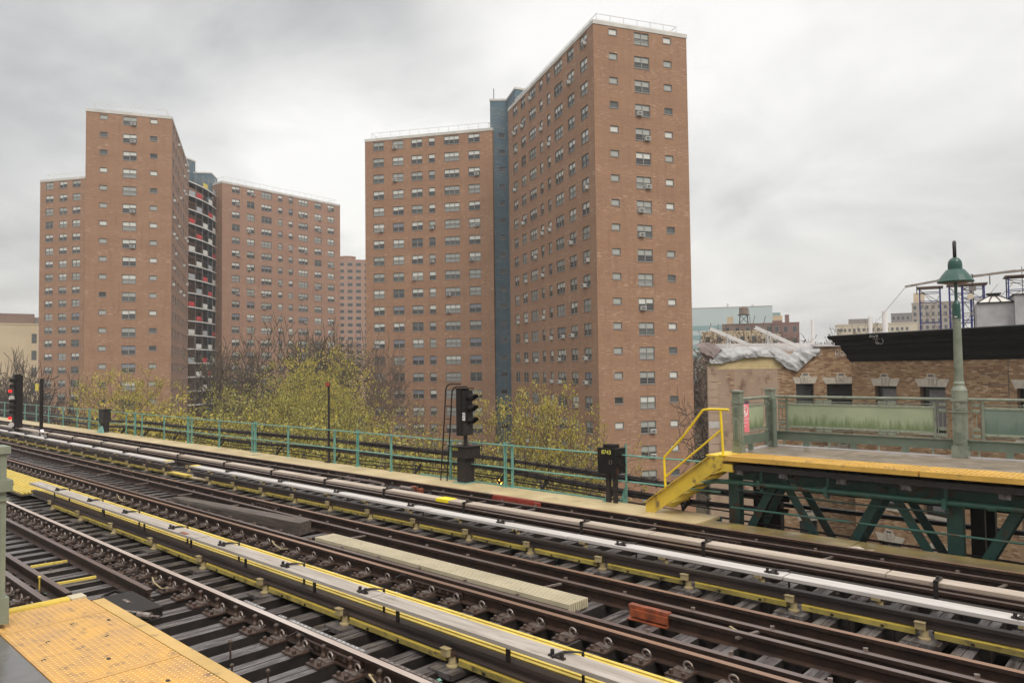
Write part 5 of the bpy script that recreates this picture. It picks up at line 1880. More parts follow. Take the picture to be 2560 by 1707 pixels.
MB().box(-6.08, -6.0, 12.7, 12.76, 1.07, 1.18, M_SAGED).obj('foot', pf)
# rusty drain pipe at the corner
dp = MB()
dp.tube([(-5.93, 13.50, 1.06), (-5.93, 13.50, 1.95)], .045, M_SAGED, 10)
dp.tube([(-5.93, 13.50, 1.78), (-5.93, 13.50, 1.84)], .055, M_SAGED, 10)
tag(dp.obj('downpipe'), 'brown grey downpipe standing in the fence corner of the far platform', 'pipe')

# platform lamp
pl_ = thing('platform_lamp', 'green bell shaded lamp on a tall fluted post above the far platform fence', 'lamp post', (-2.93, 13.74, 1.06))
b = MB()
b.box(-.115, .115, -.115, .115, 0, .18, M_SAGE)
b.box(-.095, .095, -.095, .095, .18, .92, M_SAGE)
b.box(-.05, .05, -.107, -.095, .22, .68, M_SAGE)
b.box(-.03, .03, -.111, -.107, .25, .40, M_SAGED)
b.box(-.11, .11, -.11, .11, .72, .74, M_SAGE)
b.box(-.035, .035, -.107, -.095, .77, .88, M_SAGE)
b.box(-.115, .115, -.115, .115, .90, .935, M_SAGE)
b.obj('base', pl_)
MB().lathe([(.115, .935), (.115, 1.08), (.095, 1.12), (.078, 1.15), (.085, 1.19), (.07, 1.22)], M_SAGE, n=18).obj('collar', pl_, smooth=False)
ps_ = []
nfl = 16
b = MB()
for k in range(nfl):
    a0 = 2 * math.pi * k / nfl
    for z0, z1, r0, r1 in ((1.22, 2.24, .068, .056),):
        vs = []
        for (z, r) in ((z0, r0), (z1, r1)):
            for da, rr_ in ((-.19, 1.0), (0, .93), (.19, 1.0)):
                vs.append((math.cos(a0 + da) * r * rr_, math.sin(a0 + da) * r * rr_, z))
        b.add(vs, [(0, 1, 4, 3), (1, 2, 5, 4)], M_SAGE)
b.obj('pole', pl_)
MB().lathe([(.060, 2.24), (.060, 2.44), (.055, 2.48), (.034, 2.53), (.024, 2.54), (.024, 3.0)], M_LAMPG, n=16).obj('sleeve', pl_)
MB().box(-.02, .02, -.064, -.0625, 2.26, 2.275, M_WHT).obj('label', pl_)
MB().lathe([(.262, 2.83), (.267, 2.845), (.20, 2.95), (.135, 3.035), (.107, 3.045)], M_LAMPG, n=32).obj('shade', pl_, smooth=False)
MB().lathe([(.105, 3.045), (.105, 3.12), (.097, 3.17), (.075, 3.21), (.045, 3.235), (.025, 3.24)], M_LAMPG, n=28).obj('shade_cap', pl_, smooth=False)
MB().lathe([(.02, 2.80), (.12, 2.805), (.20, 2.82), (.255, 2.832)], M_GLASS2, n=24).obj('lens', pl_, smooth=True)
MB().tube([(0, 0, 3.2), (0, .0, 3.42), (-.006, .03, 3.48), (-.02, .09, 3.505), (-.034, .15, 3.49), (-.044, .20, 3.43)], .028, M_IRON, 10).obj('gooseneck', pl_, smooth=True)

# warning sign on the return bay
sn = thing('warning_sign', 'pink red warning sign with white circle on the end of the far platform fence', 'sign', (-6.0, 12.40, 0))
sn.rotation_euler = (0, 0, R(78))
MB().box(-.13, .13, -.012, 0, 1.40, 1.90, M_SIGN).obj('board', sn)
MB().box(-.13, .13, -.014, -.0, 1.902, 1.95, M_SIGND).obj('header', sn)
b = MB()
pts = [(math.cos(2 * math.pi * k / 20) * .085, -.016, 1.775 + math.sin(2 * math.pi * k / 20) * .095) for k in range(21)]
b.tube(pts, .008, M_PINKW, 5)
b.beam((-.055, -.016, 1.83), (.055, -.016, 1.71), .014, .014, M_PINKW)
b.obj('prohibition_ring', sn)
b = MB()
b.lathe([(.002, -.018), (.018, -.008), (.018, .008), (.002, .018)], M_PINKW, (0, -.018, 1.825), 8)
b.box(-.016, .016, -.02, -.014, 1.74, 1.80, M_PINKW)
b.beam((0, -.017, 1.75), (-.02, -.017, 1.70), .012, .012, M_PINKW)
b.beam((0, -.017, 1.75), (.02, -.017, 1.70), .012, .012, M_PINKW)
b.obj('walking_figure', sn)
text_obj('lettering', 'DO NOT ENTER', .036, M_PINKW, sn, (0, -.0135, 1.63), (R(90), 0, 0), sx=.95)
text_obj('lettering', 'OR CROSS', .036, M_PINKW, sn, (-.015, -.0135, 1.565), (R(90), 0, 0), sx=.95)
text_obj('lettering', 'TRACKS', .036, M_PINKW, sn, (-.03, -.0135, 1.505), (R(90), 0, 0), sx=.95)

# ============================================================ near platform
npf = thing('station_platform', 'near platform corner with dotted yellow tactile tiles and wet grey concrete', 'platform')
NZ = .99
MB().box(-5.95, 6.5, -5.0, 1.19, NZ - .18, NZ - .004, M_CONCN).obj('deck_slab', npf)
MB().box(-5.85, 6.5, 1.19, 1.80, NZ - .18, NZ - .04, M_CONCN).obj('deck_underlay', npf)
dome = [(0.0, .007)]
for x0, x1 in ((-5.84, -5.40), (-5.39, -4.25), (-4.24, -3.1), (-3.09, -1.9), (-1.89, -.7), (-.69, .5)):
    b = MB()
    b.box(x0, x1, 1.195, 1.792, NZ - .04, NZ, M_TACT)
    yy = 1.214
    while yy < 1.785:
        xx = x0 + .02
        while xx < x1 - .02:
            vs = []
            for r, z in ((.0095, 0), (.0068, .0042)):
                for q in range(6):
                    a_ = q * math.pi / 3
                    vs.append((xx + r * math.cos(a_), yy + r * math.sin(a_), NZ + z))
            b.add(vs, [(q, (q + 1) % 6, 6 + (q + 1) % 6, 6 + q) for q in range(6)], M_TACT)
            b.add(vs[6:], [(0, 1, 2, 3, 4, 5)], M_DOME)
            xx += .0335
        yy += .0335
    b.obj('tactile_tile', npf)
eb = MB()
eb.extrude_x([(1.796, NZ + .004), (1.80, NZ - .20), (1.885, NZ - .20), (1.885, NZ - .012), (1.872, NZ + .004)], -5.72, 6.5, M_EDGEN)
eb.obj('edge_board', npf)
b = MB()
b.box(-5.93, -5.85, 1.20, 1.70, NZ - .12, NZ + .006, M_FGY)
for k in range(3):
    b.box(-5.925 + k * .027, -5.912 + k * .027, 1.20, 1.70, NZ + .006, NZ + .014, M_FGY)
b.box(-5.95, -5.84, 1.705, 1.80, NZ - .01, NZ + .012, M_FGC)
b.obj('end_board', npf)
bs = MB().lathe([(.016, 0), (.016, .003)], M_BLET, n=8).mesh('spot')
rr_ = random.Random(4)
for (x, y) in ((-5.05, 1.35), (-4.9, 1.62), (-5.3, 1.55), (-4.5, 1.5), (-4.05, 1.33), (-4.75, 1.25), (-3.95, 1.6), (-5.2, 1.73)):
    mo('spot', bs, npf, (x, y, NZ + .0008), 0, (1, .7, 1))
# end post of the near fence
nq = thing('fence_post', 'sage green square fence post cropped by the left edge of the photo', 'fence post', (-5.62, 1.16, NZ + .03))
b = MB()
b.box(-.10, .10, -.10, .10, 0, .16, M_POST)
b.box(-.082, .082, -.082, .082, .16, .76, M_POST)
b.box(-.045, .045, -.092, -.082, .2, .72, M_POST)
b.box(.082, .092, -.045, .045, .2, .72, M_POST)
b.box(-.095, .095, -.095, .095, .76, .775, M_POST)
b.box(-.082, .082, -.082, .082, .775, .82, M_POST)
b.box(-.082, .082, -.082, .082, .89, 1.055, M_POST)
b.box(-.040, .040, .082, .09, .91, 1.04, M_POST)
b.box(.082, .09, -.040, .040, .91, 1.04, M_POST)
b.box(-.10, .10, -.10, .10, 1.055, 1.10, M_POST)
b.obj('post', nq)
MB().tube([(-.0, -2.4, .855), (0, .02, .855), (.0, .10, .855), (0, .135, .855)], [.036, .036, .036, .02], M_POST, 10).box(-.11, .11, -.11, .11, .82, .89, M_POST).obj('top_rail', nq)

# ============================================================ brick building behind the platform
bw = thing('brick_building', 'old tan brick building with black cornice behind the far platform', 'building')
WA = math.atan2(-.39796, .9174)
MW = (-11.06, 33.08)
LW0 = (-16.97, 31.51)
LWA = math.atan2(35.0 - 31.51, -12.95 + 16.97)
brick_mesh = {}
for nm, m_ in (('a', M_B1), ('b', M_B2), ('c', M_B3), ('p', M_BP), ('y', M_BY)):
    brick_mesh[nm] = MB().box(.004, .196, -.012, .03, .004, .062, m_).mesh('brick')
BR_SINGLE = []
BR_MASS = MB()


def brick_wall(o, ang, u0, u1, z0, z1, holes, pick, wallmat, topf=None):
    """courses of separate bricks standing proud of a recessed mortar bed"""
    c, s = math.cos(ang), math.sin(ang)

    def P(u, d, z):
        return (o[0] + u * c - d * s, o[1] + u * s + d * c, z)
    # mortar bed with openings
    us = sorted(set([u0, u1] + [h[0] for h in holes] + [h[1] for h in holes] + ([u0 + .15 * k for k in range(1, int((u1 - u0) / .15))] if topf else [])))
    us = [u for u in us if u0 <= u <= u1]
    b = MB()
    for a, e_ in zip(us[:-1], us[1:]):
        m_ = (a + e_) / 2
        hs = sorted([(h[2], h[3]) for h in holes if h[0] < m_ < h[1]])
        cur = z0
        for lo, hi in hs:
            if lo > cur:
                b.add([P(a, 0, cur), P(e_, 0, cur), P(e_, 0, lo), P(a, 0, lo)], [(0, 1, 2, 3)], wallmat)
            cur = max(cur, hi)
        zt_ = min(z1, topf(m_)) if topf else z1
        if cur < zt_:
            b.add([P(a, 0, cur), P(e_, 0, cur), P(e_, 0, zt_), P(a, 0, zt_)], [(0, 1, 2, 3)], wallmat)
    for h in holes:
        for (a, e_, f, g) in (((h[0], h[2]), (h[0], h[3]), 0, 0), ((h[1], h[3]), (h[1], h[2]), 0, 0)):
            b.add([P(a[0], 0, a[1]), P(e_[0], 0, e_[1]), P(e_[0], .3, e_[1]), P(a[0], .3, a[1])], [(0, 1, 2, 3)], wallmat)
        b.add([P(h[0], 0, h[3]), P(h[1], 0, h[3]), P(h[1], .3, h[3]), P(h[0], .3, h[3])], [(0, 1, 2, 3)], wallmat)
    b.obj('wall', bw)
    rw = random.Random(int(u1 * 100 + z0 * 10))
    row = 0
    z = z0
    while z < z1 - .03:
        u = u0 - (.1 if row % 2 else 0)
        while u < u1 - .02:
            a, e_ = max(u, u0), min(u + .2, u1)
            ok = e_ - a > .03 and (topf is None or z + .06 < topf((a + e_) / 2))
            for h in holes:
                if a < h[1] and e_ > h[0] and z < h[3] and z + .066 > h[2]:
                    if h[0] - a > .04:
                        e_ = h[0]
                    elif e_ - h[1] > .04:
                        a = h[1]
                    else:
                        ok = False
            if ok:
                key = pick(u, z, rw)
                if e_ - a > .19 and z > 1.9 and len(BR_SINGLE) < 300 and u > 0.2 and ang == WA:
                    BR_SINGLE.append(1)
                    p = P(a, rw.uniform(-.002, .003), z)
                    mo('brick', brick_mesh[key], bw, p, ang)
                else:
                    pd = rw.uniform(-.003, .003)
                    m_ = {'a': M_B1, 'b': M_B2, 'c': M_B3, 'p': M_BP, 'y': M_BY}[key]
                    v = [P(a + .004, -.012 + pd, z + .004), P(e_ - .004, -.012 + pd, z + .004), P(e_ - .004, -.012 + pd, z + .062), P(a + .004, -.012 + pd, z + .062),
                         P(a + .004, .002, z + .004), P(e_ - .004, .002, z + .004), P(e_ - .004, .002, z + .062), P(a + .004, .002, z + .062)]
                    BR_MASS.add(v, [(0, 1, 2, 3), (4, 5, 1, 0), (3, 2, 6, 7), (1, 5, 6, 2), (4, 0, 3, 7)], m_)
            u += .2
        z += .0667
        row += 1


def pick_main(u, z, r):
    v = r.random()
    return 'b' if v < .26 else ('c' if v < .40 else 'a')


FL = 3.15
holes = []
for k in range(3):
    t_ = 1.69 - FL * k
    for a, e_ in ((1.16, 2.16), (3.22, 4.26), (6.90, 7.95), (9.3, 10.3)):
        holes.append((a, e_, t_ - 1.75, t_))
brick_wall(MW, WA, 0, 11.0, -6.5, 2.72, holes, pick_main, M_MORT)
MB().box(0, 11, .05, 8, GZ, -6.5, M_B1).box(0.02, 11, .31, 8, -6.5, 3.6, M_MORT).obj('core', bw, (MW[0], MW[1], 0), rot=WA)
holes2 = []
for k in range(3):
    t_ = 1.72 - FL * k
    holes2.append((4.04, 4.86, t_ - 1.75, t_))


def pick_left(u, z, r):
    if z > 2.42 and u < 3.4:
        return 'y'
    if u < 3.2 and not (.9 < u < 1.05):
        return 'p' if r.random() < .93 else 'c'
    return pick_main(u, z, r)


zt = lambda u: 3.0
def left_top(u):
    pts = [(0, 2.95), (.9, 3.02), (1.5, 3.18), (3.1, 3.18), (3.35, 3.0), (3.7, 2.75), (4.2, 2.62), (4.6, 3.12), (4.95, 3.42), (6, 3.42)]
    for (a, b_), (c, d) in zip(pts[:-1], pts[1:]):
        if a <= u <= c:
            return b_ + (d - b_) * (u - a) / (c - a)
    return 3.42


brick_wall(LW0, LWA, 0, 5.33, -6.5, 3.42, holes2, pick_left, M_MORTP, left_top)
# light court between the two fronts
RC0 = (-12.95, 35.0)
dxr, dyr = MW[0] - RC0[0], MW[1] - RC0[1]
RCA = math.atan2(35.75 - 35.0, -11.55 + 12.95)
brick_wall(RC0, RCA, 0, 2.2, -6.5, 3.42, [(.13, 1.35, -.05, 1.70), (.13, 1.35, -3.2, -1.45)], pick_main, M_MORT)
b = MB()
b.add([(MW[0], MW[1], -6.5), (MW[0] + .9, MW[1] + 2.2, -6.5), (MW[0] + .9, MW[1] + 2.2, 3.4), (MW[0], MW[1], 3.4)], [(0, 1, 2, 3)], M_MORT)
b.obj('wall', bw)
# side core of left part and its roof
MB().poly([LW0, (LW0[0] + 5.33 * math.cos(LWA), LW0[1] + 5.33 * math.sin(LWA)), (-9.5, 41.5), (-16.5, 44.5), (-19.8, 38.5)], GZ, -6.52, M_BP).obj('core', bw)
rp = [(LW0[0] - .0, LW0[1] + .5), (RC0[0] - .25, RC0[1] + .3), (-8.0, 38.5), (-7, 46), (-17, 48), (-20.4, 39.5)]
MB().poly(rp, -6.4, 3.25, M_BP, M_ROOFW).obj('rear_block', bw)
MB().poly([(-17.2, 34.5), (-8.5, 38.0), (-6.5, 45), (-17, 47.5), (-20.0, 39)], 3.26, 3.52, M_ROOFW).obj('roof', bw)
b = MB()
b.box(4.9, 5.6, -.10, .5, 3.43, 3.53, M_ROOFW)
b.obj('coping', bw, (LW0[0], LW0[1], 0), rot=LWA)
MB().box(.5, 5.4, 1.25, 1.45, 3.0, 3.66, M_ROOFW).obj('rear_parapet', bw, (LW0[0], LW0[1], 0), rot=LWA)
MB().box(-.05, 1.6, -.12, .4, 3.43, 3.50, M_ROOFW).obj('coping', bw, (RC0[0], RC0[1], 0), rot=RCA)


# cornice with its stepped mouldings
def corn(u0, u1, prof, m, nm='cornice'):
    c, s = math.cos(WA), math.sin(WA)
    n = len(prof)
    vs = []
    for u, cut in ((u0, 1), (u1, 0)):
        for d, z in prof:
            uu = u - (-d) * .6 * cut
            vs.append((MW[0] + uu * c - d * s, MW[1] + uu * s + d * c, z))
    b = MB()
    b.add(vs, [(k, (k + 1) % n, n + (k + 1) % n, n + k) for k in range(n)] + [tuple(range(n - 1, -1, -1)), tuple(range(n, 2 * n))], m)
    return b.obj(nm, bw)


corn(0.0, 11, [(.5, 2.71), (-.06, 2.71), (-.10, 2.80), (-.16, 2.84), (-.18, 3.00), (-.34, 3.22), (-.36, 3.36), (-.42, 3.40), (.5, 3.40)], M_CORN)
corn(-.1, 11, [(.5, 3.402), (-.50, 3.402), (-.50, 3.52), (-.56, 3.54), (-.60, 3.62), (-.74, 3.70), (-.78, 3.80), (-.70, 3.83), (.5, 3.90)], M_CORN, 'cornice')
# windows
wdm = MB()
wdm.box(-.5, .5, .18, .26, -1.75, 0, M_BLACK)
wdm.box(-.42, .42, .17, .18, -1.7, -.07, M_GLASS)
wdm.box(-.42, .42, .15, .17, -.92, -.86, M_FRAME)
wdm = wdm.mesh('window')
cur_m = MB().add([(-.25 + .07 * k, .165 + .004 * (k % 2), -1.6) for k in range(10)] + [(-.25 + .07 * k, .165 + .004 * (k % 2), -.12) for k in range(10)],
                 [(k, k + 1, 11 + k, 10 + k) for k in range(9)], M_CURTG).mesh('curtain')
lin = MB()
z0_ = .004
lin.add([(-.55, -.03, 0), (.55, -.03, 0), (.70, -.03, .30), (-.70, -.03, .30), (-.55, .02, 0), (.55, .02, 0), (.70, .02, .30), (-.70, .02, .30)],
        [(0, 1, 2, 3), (0, 4, 5, 1), (1, 5, 6, 2), (2, 6, 7, 3), (3, 7, 4, 0)], M_STONE)
lin = lin.mesh('lintel')
key = MB()
key.add([(-.16, -.07, -.005), (.16, -.07, -.005), (.25, -.07, .36), (-.25, -.07, .36), (-.16, .0, -.005), (.16, .0, -.005), (.25, 0, .36), (-.25, 0, .36)],
        [(0, 1, 2, 3), (0, 4, 5, 1), (1, 5, 6, 2), (2, 6, 7, 3), (3, 7, 4, 0)], M_STONE)
key.box(-.165, .165, -.075, .0, .36, .49, M_STONE)
key.box(-.12, .12, -.078, -.0755, .38, .46, M_FRAME)
for sx in (-1, 1):
    for kk in range(4):
        key.beam((sx * (.03 + .025 * kk), -.078, .05), (sx * (.05 + .03 * kk), -.078, .33), .012, .012, M_STONE)
key.box(-.03, .03, -.10, -.07, .18, .32, M_STONE)
key = key.mesh('keystone')


def window_set(o, ang, uc, zt_, w=1.0, cur=False, sill=True, lint=True):
    c, s = math.cos(ang), math.sin(ang)
    p = (o[0] + uc * c, o[1] + uc * s, zt_)
    wn = mo('window', wdm, bw, p, ang, (w, 1, 1))
    if cur:
        mo('curtain', cur_m, wn)
    if lint:
        ln_ = mo('lintel', lin, bw, (p[0], p[1], zt_ + .005), ang, (w, 1, 1))
        mo('keystone', key, bw, (p[0], p[1], zt_ + .01), ang)
    if sill:
        mo('sill', MB().box(-.58 * w, .58 * w, -.06, .1, -1.86, -1.755, M_STONE).mesh('sill'), bw, p, ang)


for k in range(3):
    zt_ = 1.69 - FL * k
    window_set(MW, WA, 1.66, zt_, 1.0, True)
    window_set(MW, WA, 3.74, zt_, 1.04, True)
    window_set(MW, WA, 7.42, zt_, 1.04)
    window_set(MW, WA, 9.8, zt_, 1.0)
    window_set(LW0, LWA, 4.45, 1.72 - FL * k, .82)
window_set(RC0, RCA, .74, 1.70, 1.22)
window_set(RC0, RCA, .74, -1.45, 1.22)
# quoins at the left corner
for k in range(14):
    z = 2.22 - k * .36
    w_ = .46 if k % 2 else .42
    MB().box(-.02, w_, -.035, .0, z, z + .33, M_BP if k != 7 else M_CBW).obj('quoin', bw, (LW0[0], LW0[1], 0), rot=LWA)
MB().box(.0, .15, -.02, .25, -6.5, 2.6, M_BP).obj('quoin_core', bw, (LW0[0], LW0[1], 0), rot=LWA)
# patched panel of wall with dark joints
b = MB()
for a, e_, z in ((5.64, 6.62, 2.17), (5.64, 6.62, 1.80)):
    b.box(a, e_, -.022, -.0, z, z + .022, M_FRAME)
b.box(6.62, 6.64, -.022, 0, 1.1, 2.66, M_FRAME)
b.obj('wall_crack', bw, (MW[0], MW[1], 0), rot=WA)
BR_MASS.obj('brickwork', bw)['kind'] = 'stuff'


# graffiti: loose white brush strokes
def strokes(parent, name, o, ang, d, lines, w, m):
    c, s = math.cos(ang), math.sin(ang)
    b = MB()
    for ln in lines:
        pts = [(o[0] + u * c - d * s, o[1] + u * s + d * c, z) for u, z in ln]
        b.tube(pts, w, m, 4)
    o_ = b.obj(name, parent)
    return o_


def arc(cu, cz, ru, rz, a0, a1, n=9):
    return [(cu + ru * math.cos(R(a0 + (a1 - a0) * k / n)), cz + rz * math.sin(R(a0 + (a1 - a0) * k / n))) for k in range(n + 1)]


gz = 3.60
strokes(bw, 'graffiti', MW, WA, -.765, [
    [(1.60, 3.66), (1.66, 3.76), (1.70, 3.66)], [(1.62, 3.70), (1.72, 3.72)],
    [(1.74, 3.75), (1.78, 3.66), (1.82, 3.73), (1.86, 3.66), (1.90, 3.75)],
    [(1.94, 3.66), (1.94, 3.75), (2.0, 3.67), (2.0, 3.76)]], .011, M_CBW)
strokes(bw, 'graffiti', MW, WA, -.63, [
    [(1.66, 3.60), (1.80, 3.62), (1.96, 3.60)], arc(1.84, 3.50, .06, .07, 60, 300), arc(1.86, 3.44, .05, .05, 90, -220),
    arc(2.02, 3.50, .12, .11, 70, -140)], .011, M_CBW)
strokes(bw, 'graffiti', RC0, RCA, -.03, [
    [(.52, 2.93), (.52, 3.22), (.62, 3.26), (.68, 3.18), (.62, 3.10), (.54, 3.10), (.66, 2.95)],
    arc(.80, 3.08, .09, .11, 20, 340), arc(.98, 3.12, .09, .11, 0, 360), arc(1.13, 3.02, .07, .09, 10, 350),
    arc(1.28, 2.95, .08, .08, 0, 330), [(1.40, 2.90), (1.50, 2.99)]], .016, M_CBW)
strokes(bw, 'graffiti', LW0, LWA, -.03, [arc(5.12, 3.18, .10, .12, -60, 150), [(5.22, 3.12), (5.12, 2.94)]], .014, M_CBW)


# tarps
def tarp(name, label, o, ang, top, bot, m, seed, n=90, rows=22, dep=.42):
    rw = random.Random(seed)
    c, s = math.cos(ang), math.sin(ang)

    def interp(L_, t):
        t *= (len(L_) - 1)
        i = min(int(t), len(L_) - 2)
        f = t - i
        return (L_[i][0] * (1 - f) + L_[i + 1][0] * f, L_[i][1] * (1 - f) + L_[i + 1][1] * f)
    vs = []
    ph = [rw.uniform(0, 6) for _ in range(6)]
    for j in range(rows + 1):
        v = j / rows
        for i in range(n + 1):
            t = i / n
            a, e_ = interp(top, t), interp(bot, t)
            u = a[0] * (1 - v) + e_[0] * v
            z = a[1] * (1 - v) + e_[1] * v
            q_ = Vector((u * 1.7 + z * 1.5, z * 1.2 - u * .3, seed * 3.1))
            fold = .20 * abs(mnoise.noise(q_)) + .07 * abs(mnoise.noise(q_ * 2.3)) + .02 * abs(mnoise.noise(q_ * 5.1)) - .06
            d = .45 * (1 - v) ** 3 * dep / .42 - .16 - .04 * math.sin(v * math.pi) + fold
            z += .07 * mnoise.noise(Vector((u * 2.6, v * 2, 7 + seed))) * v
            u += .05 * mnoise.noise(Vector((u * 4, v * 3, 2 + seed)))
            vs.append((o[0] + u * c - d * s, o[1] + u * s + d * c, z))
    fs = []
    w = n + 1
    for j in range(rows):
        for i in range(n):
            fs.append((j * w + i, j * w + i + 1, (j + 1) * w + i + 1, (j + 1) * w + i))
    b = MB()
    b.add(vs, fs, m)
    return tag(b.obj(name), label, 'tarp')


tarp('tarp', 'crumpled silver tarp hanging over the broken left parapet of the brick building', LW0, LWA,
     [(.25, 3.42), (.9, 3.44), (1.55, 3.48), (2.3, 3.48), (3.0, 3.48), (3.4, 3.36), (3.9, 3.10), (4.5, 3.50), (5.14, 3.46)],
     [(-.05, 2.66), (.93, 2.76), (1.47, 2.90), (2.25, 3.00), (3.05, 2.95), (3.35, 2.60), (4.05, 2.26), (4.5, 2.72), (5.10, 3.10)], M_TARPS, 3, n=130)
tarp('tarp', 'dark brown tarp bunched at the left corner of the brick building roof', LW0, LWA,
     [(-.52, 3.62), (.0, 3.72), (.45, 3.64), (.78, 3.42)],
     [(-.42, 3.35), (-.12, 2.72), (.10, 2.68), (.45, 3.25)], M_TARPB, 8, n=50, dep=.6)


# roof beams on trestles
def roof_beam(label, u0, z0, u1, z1, d0, d1, us, g):
    t = thing('roof_beam', label, 'beam', (LW0[0], LW0[1], 0), LWA, g)
    MB().beam((u0, d0, z0), (u1, d1, z1), .10, .17, M_ALU).obj('beam', t)
    MB().beam((u0 - .006, d0 + .0, z0), (u0 + .004, d0 + .002, z0), .06, .12, M_RECESS_SHADE).obj('hollow_end', t)
    f = (us - u0) / (u1 - u0)
    dz, zz_ = d0 + (d1 - d0) * f, z0 + (z1 - z0) * f
    b = MB()
    for dx in (-.10, .10):
        for dd in (-.18, .18):
            b.beam((us + dx * .4, dz + dd * .4, zz_ + .05), (us + dx, dz + dd, 3.40), .03, .03, M_ALU)
    for k in range(3):
        z = 3.5 + k * .14
        b.beam((us - .08, dz - .16, z), (us + .08, dz - .16, z + .06), .02, .02, M_ALU)
    b.beam((us + .05, dz, zz_ - .1), (us + .4, dz + .1, zz_ - .35), .025, .025, M_ALU)
    b.box(us - .06, us + .06, dz - .12, dz + .12, zz_ - .10, zz_ + .10, M_ALU)
    b.obj('trestle', t)


roof_beam('left one of two long white beams sloping over the tarp', .19, 4.35, 2.6, 3.44, .3, 1.2, 1.12, 'sloping roof beams')
roof_beam('right one of two long white beams sloping over the tarp, with a hollow dark end', 2.30, 4.38, 4.55, 3.45, .3, 1.0, 2.98, 'sloping roof beams')

# roof pipes
for x, y, z1, r_, lb in ((-13.32, 42.98, 5.20, .10, 'thin white roof pipe left of the wider one behind the cornice'), (-12.63, 43.19, 5.46, .15, 'wider white roof pipe with a collar behind the black cornice'),
                         (-16.1, 42.02, 5.12, .085, 'short white roof pipe standing alone above the left roof')):
    p = thing('roof_pipe', lb, 'pipe', (x, y, 3.5), 0, 'white roof pipes')
    MB().lathe([(r_, 0), (r_, z1 - 3.5)], M_ALU, n=12).obj('pipe', p)
    MB().lathe([(r_ * 1.5, .55), (r_ * 1.5, .62)], M_ALU, n=12).obj('collar', p)
b = MB()
b.poly([(-14.6, 41.6), (-12.9, 42.0), (-13.2, 43.0), (-14.8, 42.6)], 3.53, 4.05, M_ROOFW)
tag(b.obj('roof_hatch'), 'low white roof hatch at the foot of the white pipes', 'hatch')

# silver bulkhead and skylight at the right
BKA = R(14)
sb_ = thing('roof_bulkhead', 'silver coated stair bulkhead with a dark skylight cap at the right edge', 'roof house', (-6.34, 32.89, 0), BKA)
MB().box(0, 1.2, 0, 1.8, 3.5, 4.86, M_SILV).obj('wall', sb_)
MB().box(1.203, 4.0, -.25, 2.4, 3.5, 5.10, M_SILV).box(1.15, 4.1, -.30, 2.5, 5.103, 5.14, M_IRON).obj('side_block', sb_)
b = MB()
b.add([(0.02, -.04, 4.87), (1.19, -.04, 4.87), (1.19, 1.1, 4.87), (.02, 1.1, 4.87), (.42, .4, 5.14), (.78, .4, 5.14), (.78, .75, 5.14), (.42, .75, 5.14)],
      [(0, 1, 5, 4), (1, 2, 6, 5), (2, 3, 7, 6), (3, 0, 4, 7), (4, 5, 6, 7)], M_COPING)
for (p, q) in (((.02, -.04), (.42, .4)), ((1.19, -.04), (.78, .4)), ((.02, 1.1), (.42, .75)), ((.4, -.04), (.54, .4)), ((.8, -.04), (.66, .4))):
    b.beam((p[0], p[1], 4.88), (q[0], q[1], 5.15), .03, .03, M_IRON)
b.beam((0, -.05, 4.87), (1.19, -.05, 4.87), .04, .04, M_IRON)
b.obj('skylight', sb_)
MB().box(.36, .84, .34, .81, 5.21, 5.26, M_IRON).box(.42, .78, .40, .75, 5.12, 5.209, M_IRON).obj('skylight_cap', sb_)


# scaffolding
def scaffold(label, x, y, z0, z1, w, rot, n):
    t = thing('scaffold', label, 'scaffold', (x, y, 0), rot, 'blue scaffold frames on the roof')
    for fx in (0, w):
        for fy in (0, .8):
            MB().tube([(fx, fy, z0), (fx, fy, z1)], .024, M_SCAF, 6).obj('post', t)
    k = 0
    z = z0 + .4
    while z < z1:
        for fy in (0, .8):
            MB().tube([(0, fy, z), (w, fy, z)], .015, M_SCAF, 5).obj('rung', t)
        z += .38 if k % 2 == 0 else .9
        k += 1
    for a_, b__ in (((0, 0, z0 + .5), (w, 0, z1 - .3)), ((w, .8, z0 + .3), (0, .8, z1 - .5)), ((0, 0, z1 - .1), (w + 1.0, .6, z0 + .9)), ((w, 0, z0 + 1.0), (w + 1.0, .6, z1)), ((0, .8, z0 + 1.1), (w + 1.1, .8, z0 + 1.1)), ((w, .8, z1 - .6), (w + 1.1, .8, z1 - .6)), ((0, .8, z1), (w + .9, .1, z0 + .2))):
        MB().tube([a_, b__], .013, M_SCAFB, 4).obj('brace', t)
    MB().box(-.1, w + .12, -.1, .9, z1, z1 + .05, M_PLANK).obj('plank', t)


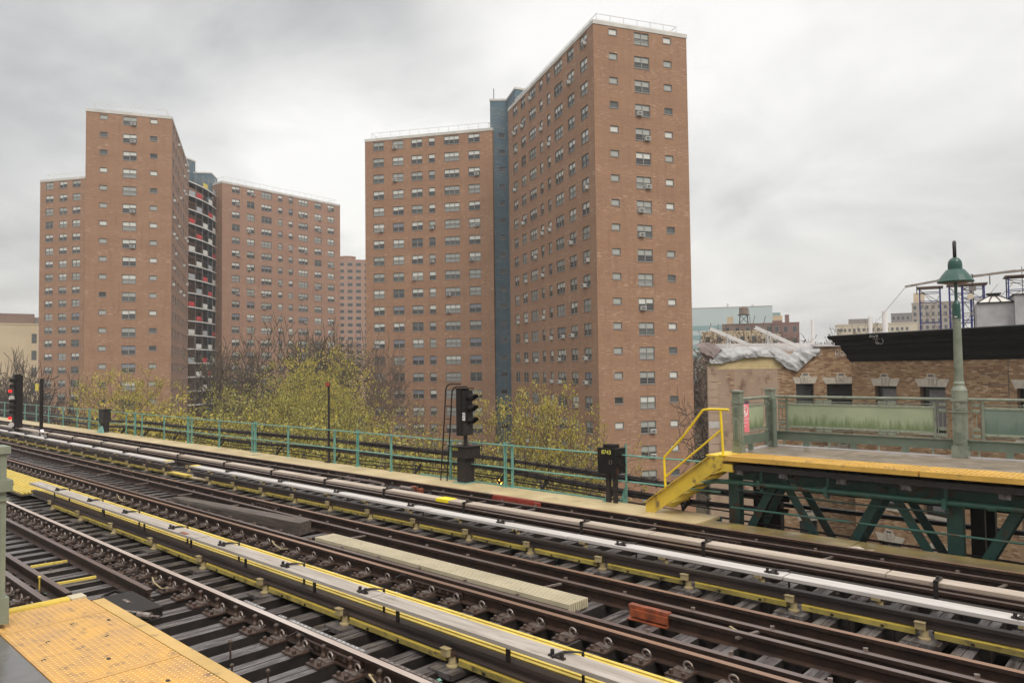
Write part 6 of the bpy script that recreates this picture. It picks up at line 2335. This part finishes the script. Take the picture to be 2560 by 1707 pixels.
SA = R(14)
scaffold('left blue scaffold frame under the long beam, before the grey tower block', -8.80, 34.9, 3.55, 5.80, .76, SA, 3)
scaffold('middle blue scaffold frame just right of the lamp shade', -7.07, 34.28, 3.55, 5.74, .74, SA, 3)
scaffold('narrow blue scaffold frame standing further back behind the lamp shade', -8.0, 36.4, 3.55, 5.95, .8, SA, 3)
scaffold('right blue scaffold frame above the silver bulkhead', -5.43, 33.8, 4.6, 5.88, .9, SA, 3)
lb_ = thing('scaffold_beam', 'long steel beam resting on top of the blue scaffold frames', 'beam')
for p_, q_ in (((-9.07, 33.8, 5.80), (-7.85, 34.11, 5.98)), ((-7.9, 34.08, 5.99), (-6.4, 34.42, 6.09)), ((-6.78, 34.30, 6.05), (-5.3, 34.6, 6.17)), ((-5.6, 34.5, 6.13), (-2.0, 35.2, 6.35))):
    MB().beam(p_, q_, .06, .09, M_SCAFB).obj('beam', lb_)
MB().tube([(-9.07, 33.8, 5.76), (-12.11, 40.22, 4.80)], .012, M_SCAFB, 4).obj('guy_wire', lb_)
for x, y, z in ((-8.65, 33.9, 5.8), (-6.15, 34.45, 6.05)):
    MB().tube([(x, y, z), (x, y, z - .35)], .018, M_IRON, 4).obj('chain', lb_)
for x, y, z in ((-6.75, 34.3, 6.05), (-5.1, 34.6, 6.2)):
    MB().tube([(x, y, z - 1.2), (x, y, z + .12)], .012, M_IRON, 4).obj('mast', lb_)
an = thing('antenna_mast', 'thin roof mast with a round cream disc between the scaffold frames', 'antenna', (-6.62, 33.86, 3.6), SA)
MB().tube([(0, 0, 0), (0, 0, 2.5)], .018, M_IRON, 6).obj('mast', an)
MB().tube([(-.10, -.08, 1.62), (-.10, -.02, 1.62)], .12, M_CREAM2, 14).obj('disc', an)
MB().box(-.14, .10, -.05, .05, 1.84, 2.02, M_BRG).obj('box', an)

# air between here and the horizon
hz = MB()
hz.box(-460, 150, -40, 640, GZ - 1.0, 54, None if False else M_RECESS_SHADE)
ho = hz.obj('haze')
hm = bpy.data.materials.new('haze_air')
hm.use_nodes = True
for n in list(hm.node_tree.nodes):
    hm.node_tree.nodes.remove(n)
ho_ = hm.node_tree.nodes.new('ShaderNodeOutputMaterial')
pv = hm.node_tree.nodes.new('ShaderNodeVolumePrincipled')
pv.inputs['Color'].default_value = (.86, .88, .9, 1)
pv.inputs['Density'].default_value = 0.0006
hm.node_tree.links.new(pv.outputs[0], ho_.inputs['Volume'])
ho.data.materials.clear()
ho.data.materials.append(hm)
ho['kind'] = 'stuff'
ho['label'] = 'thin damp haze over the far buildings'
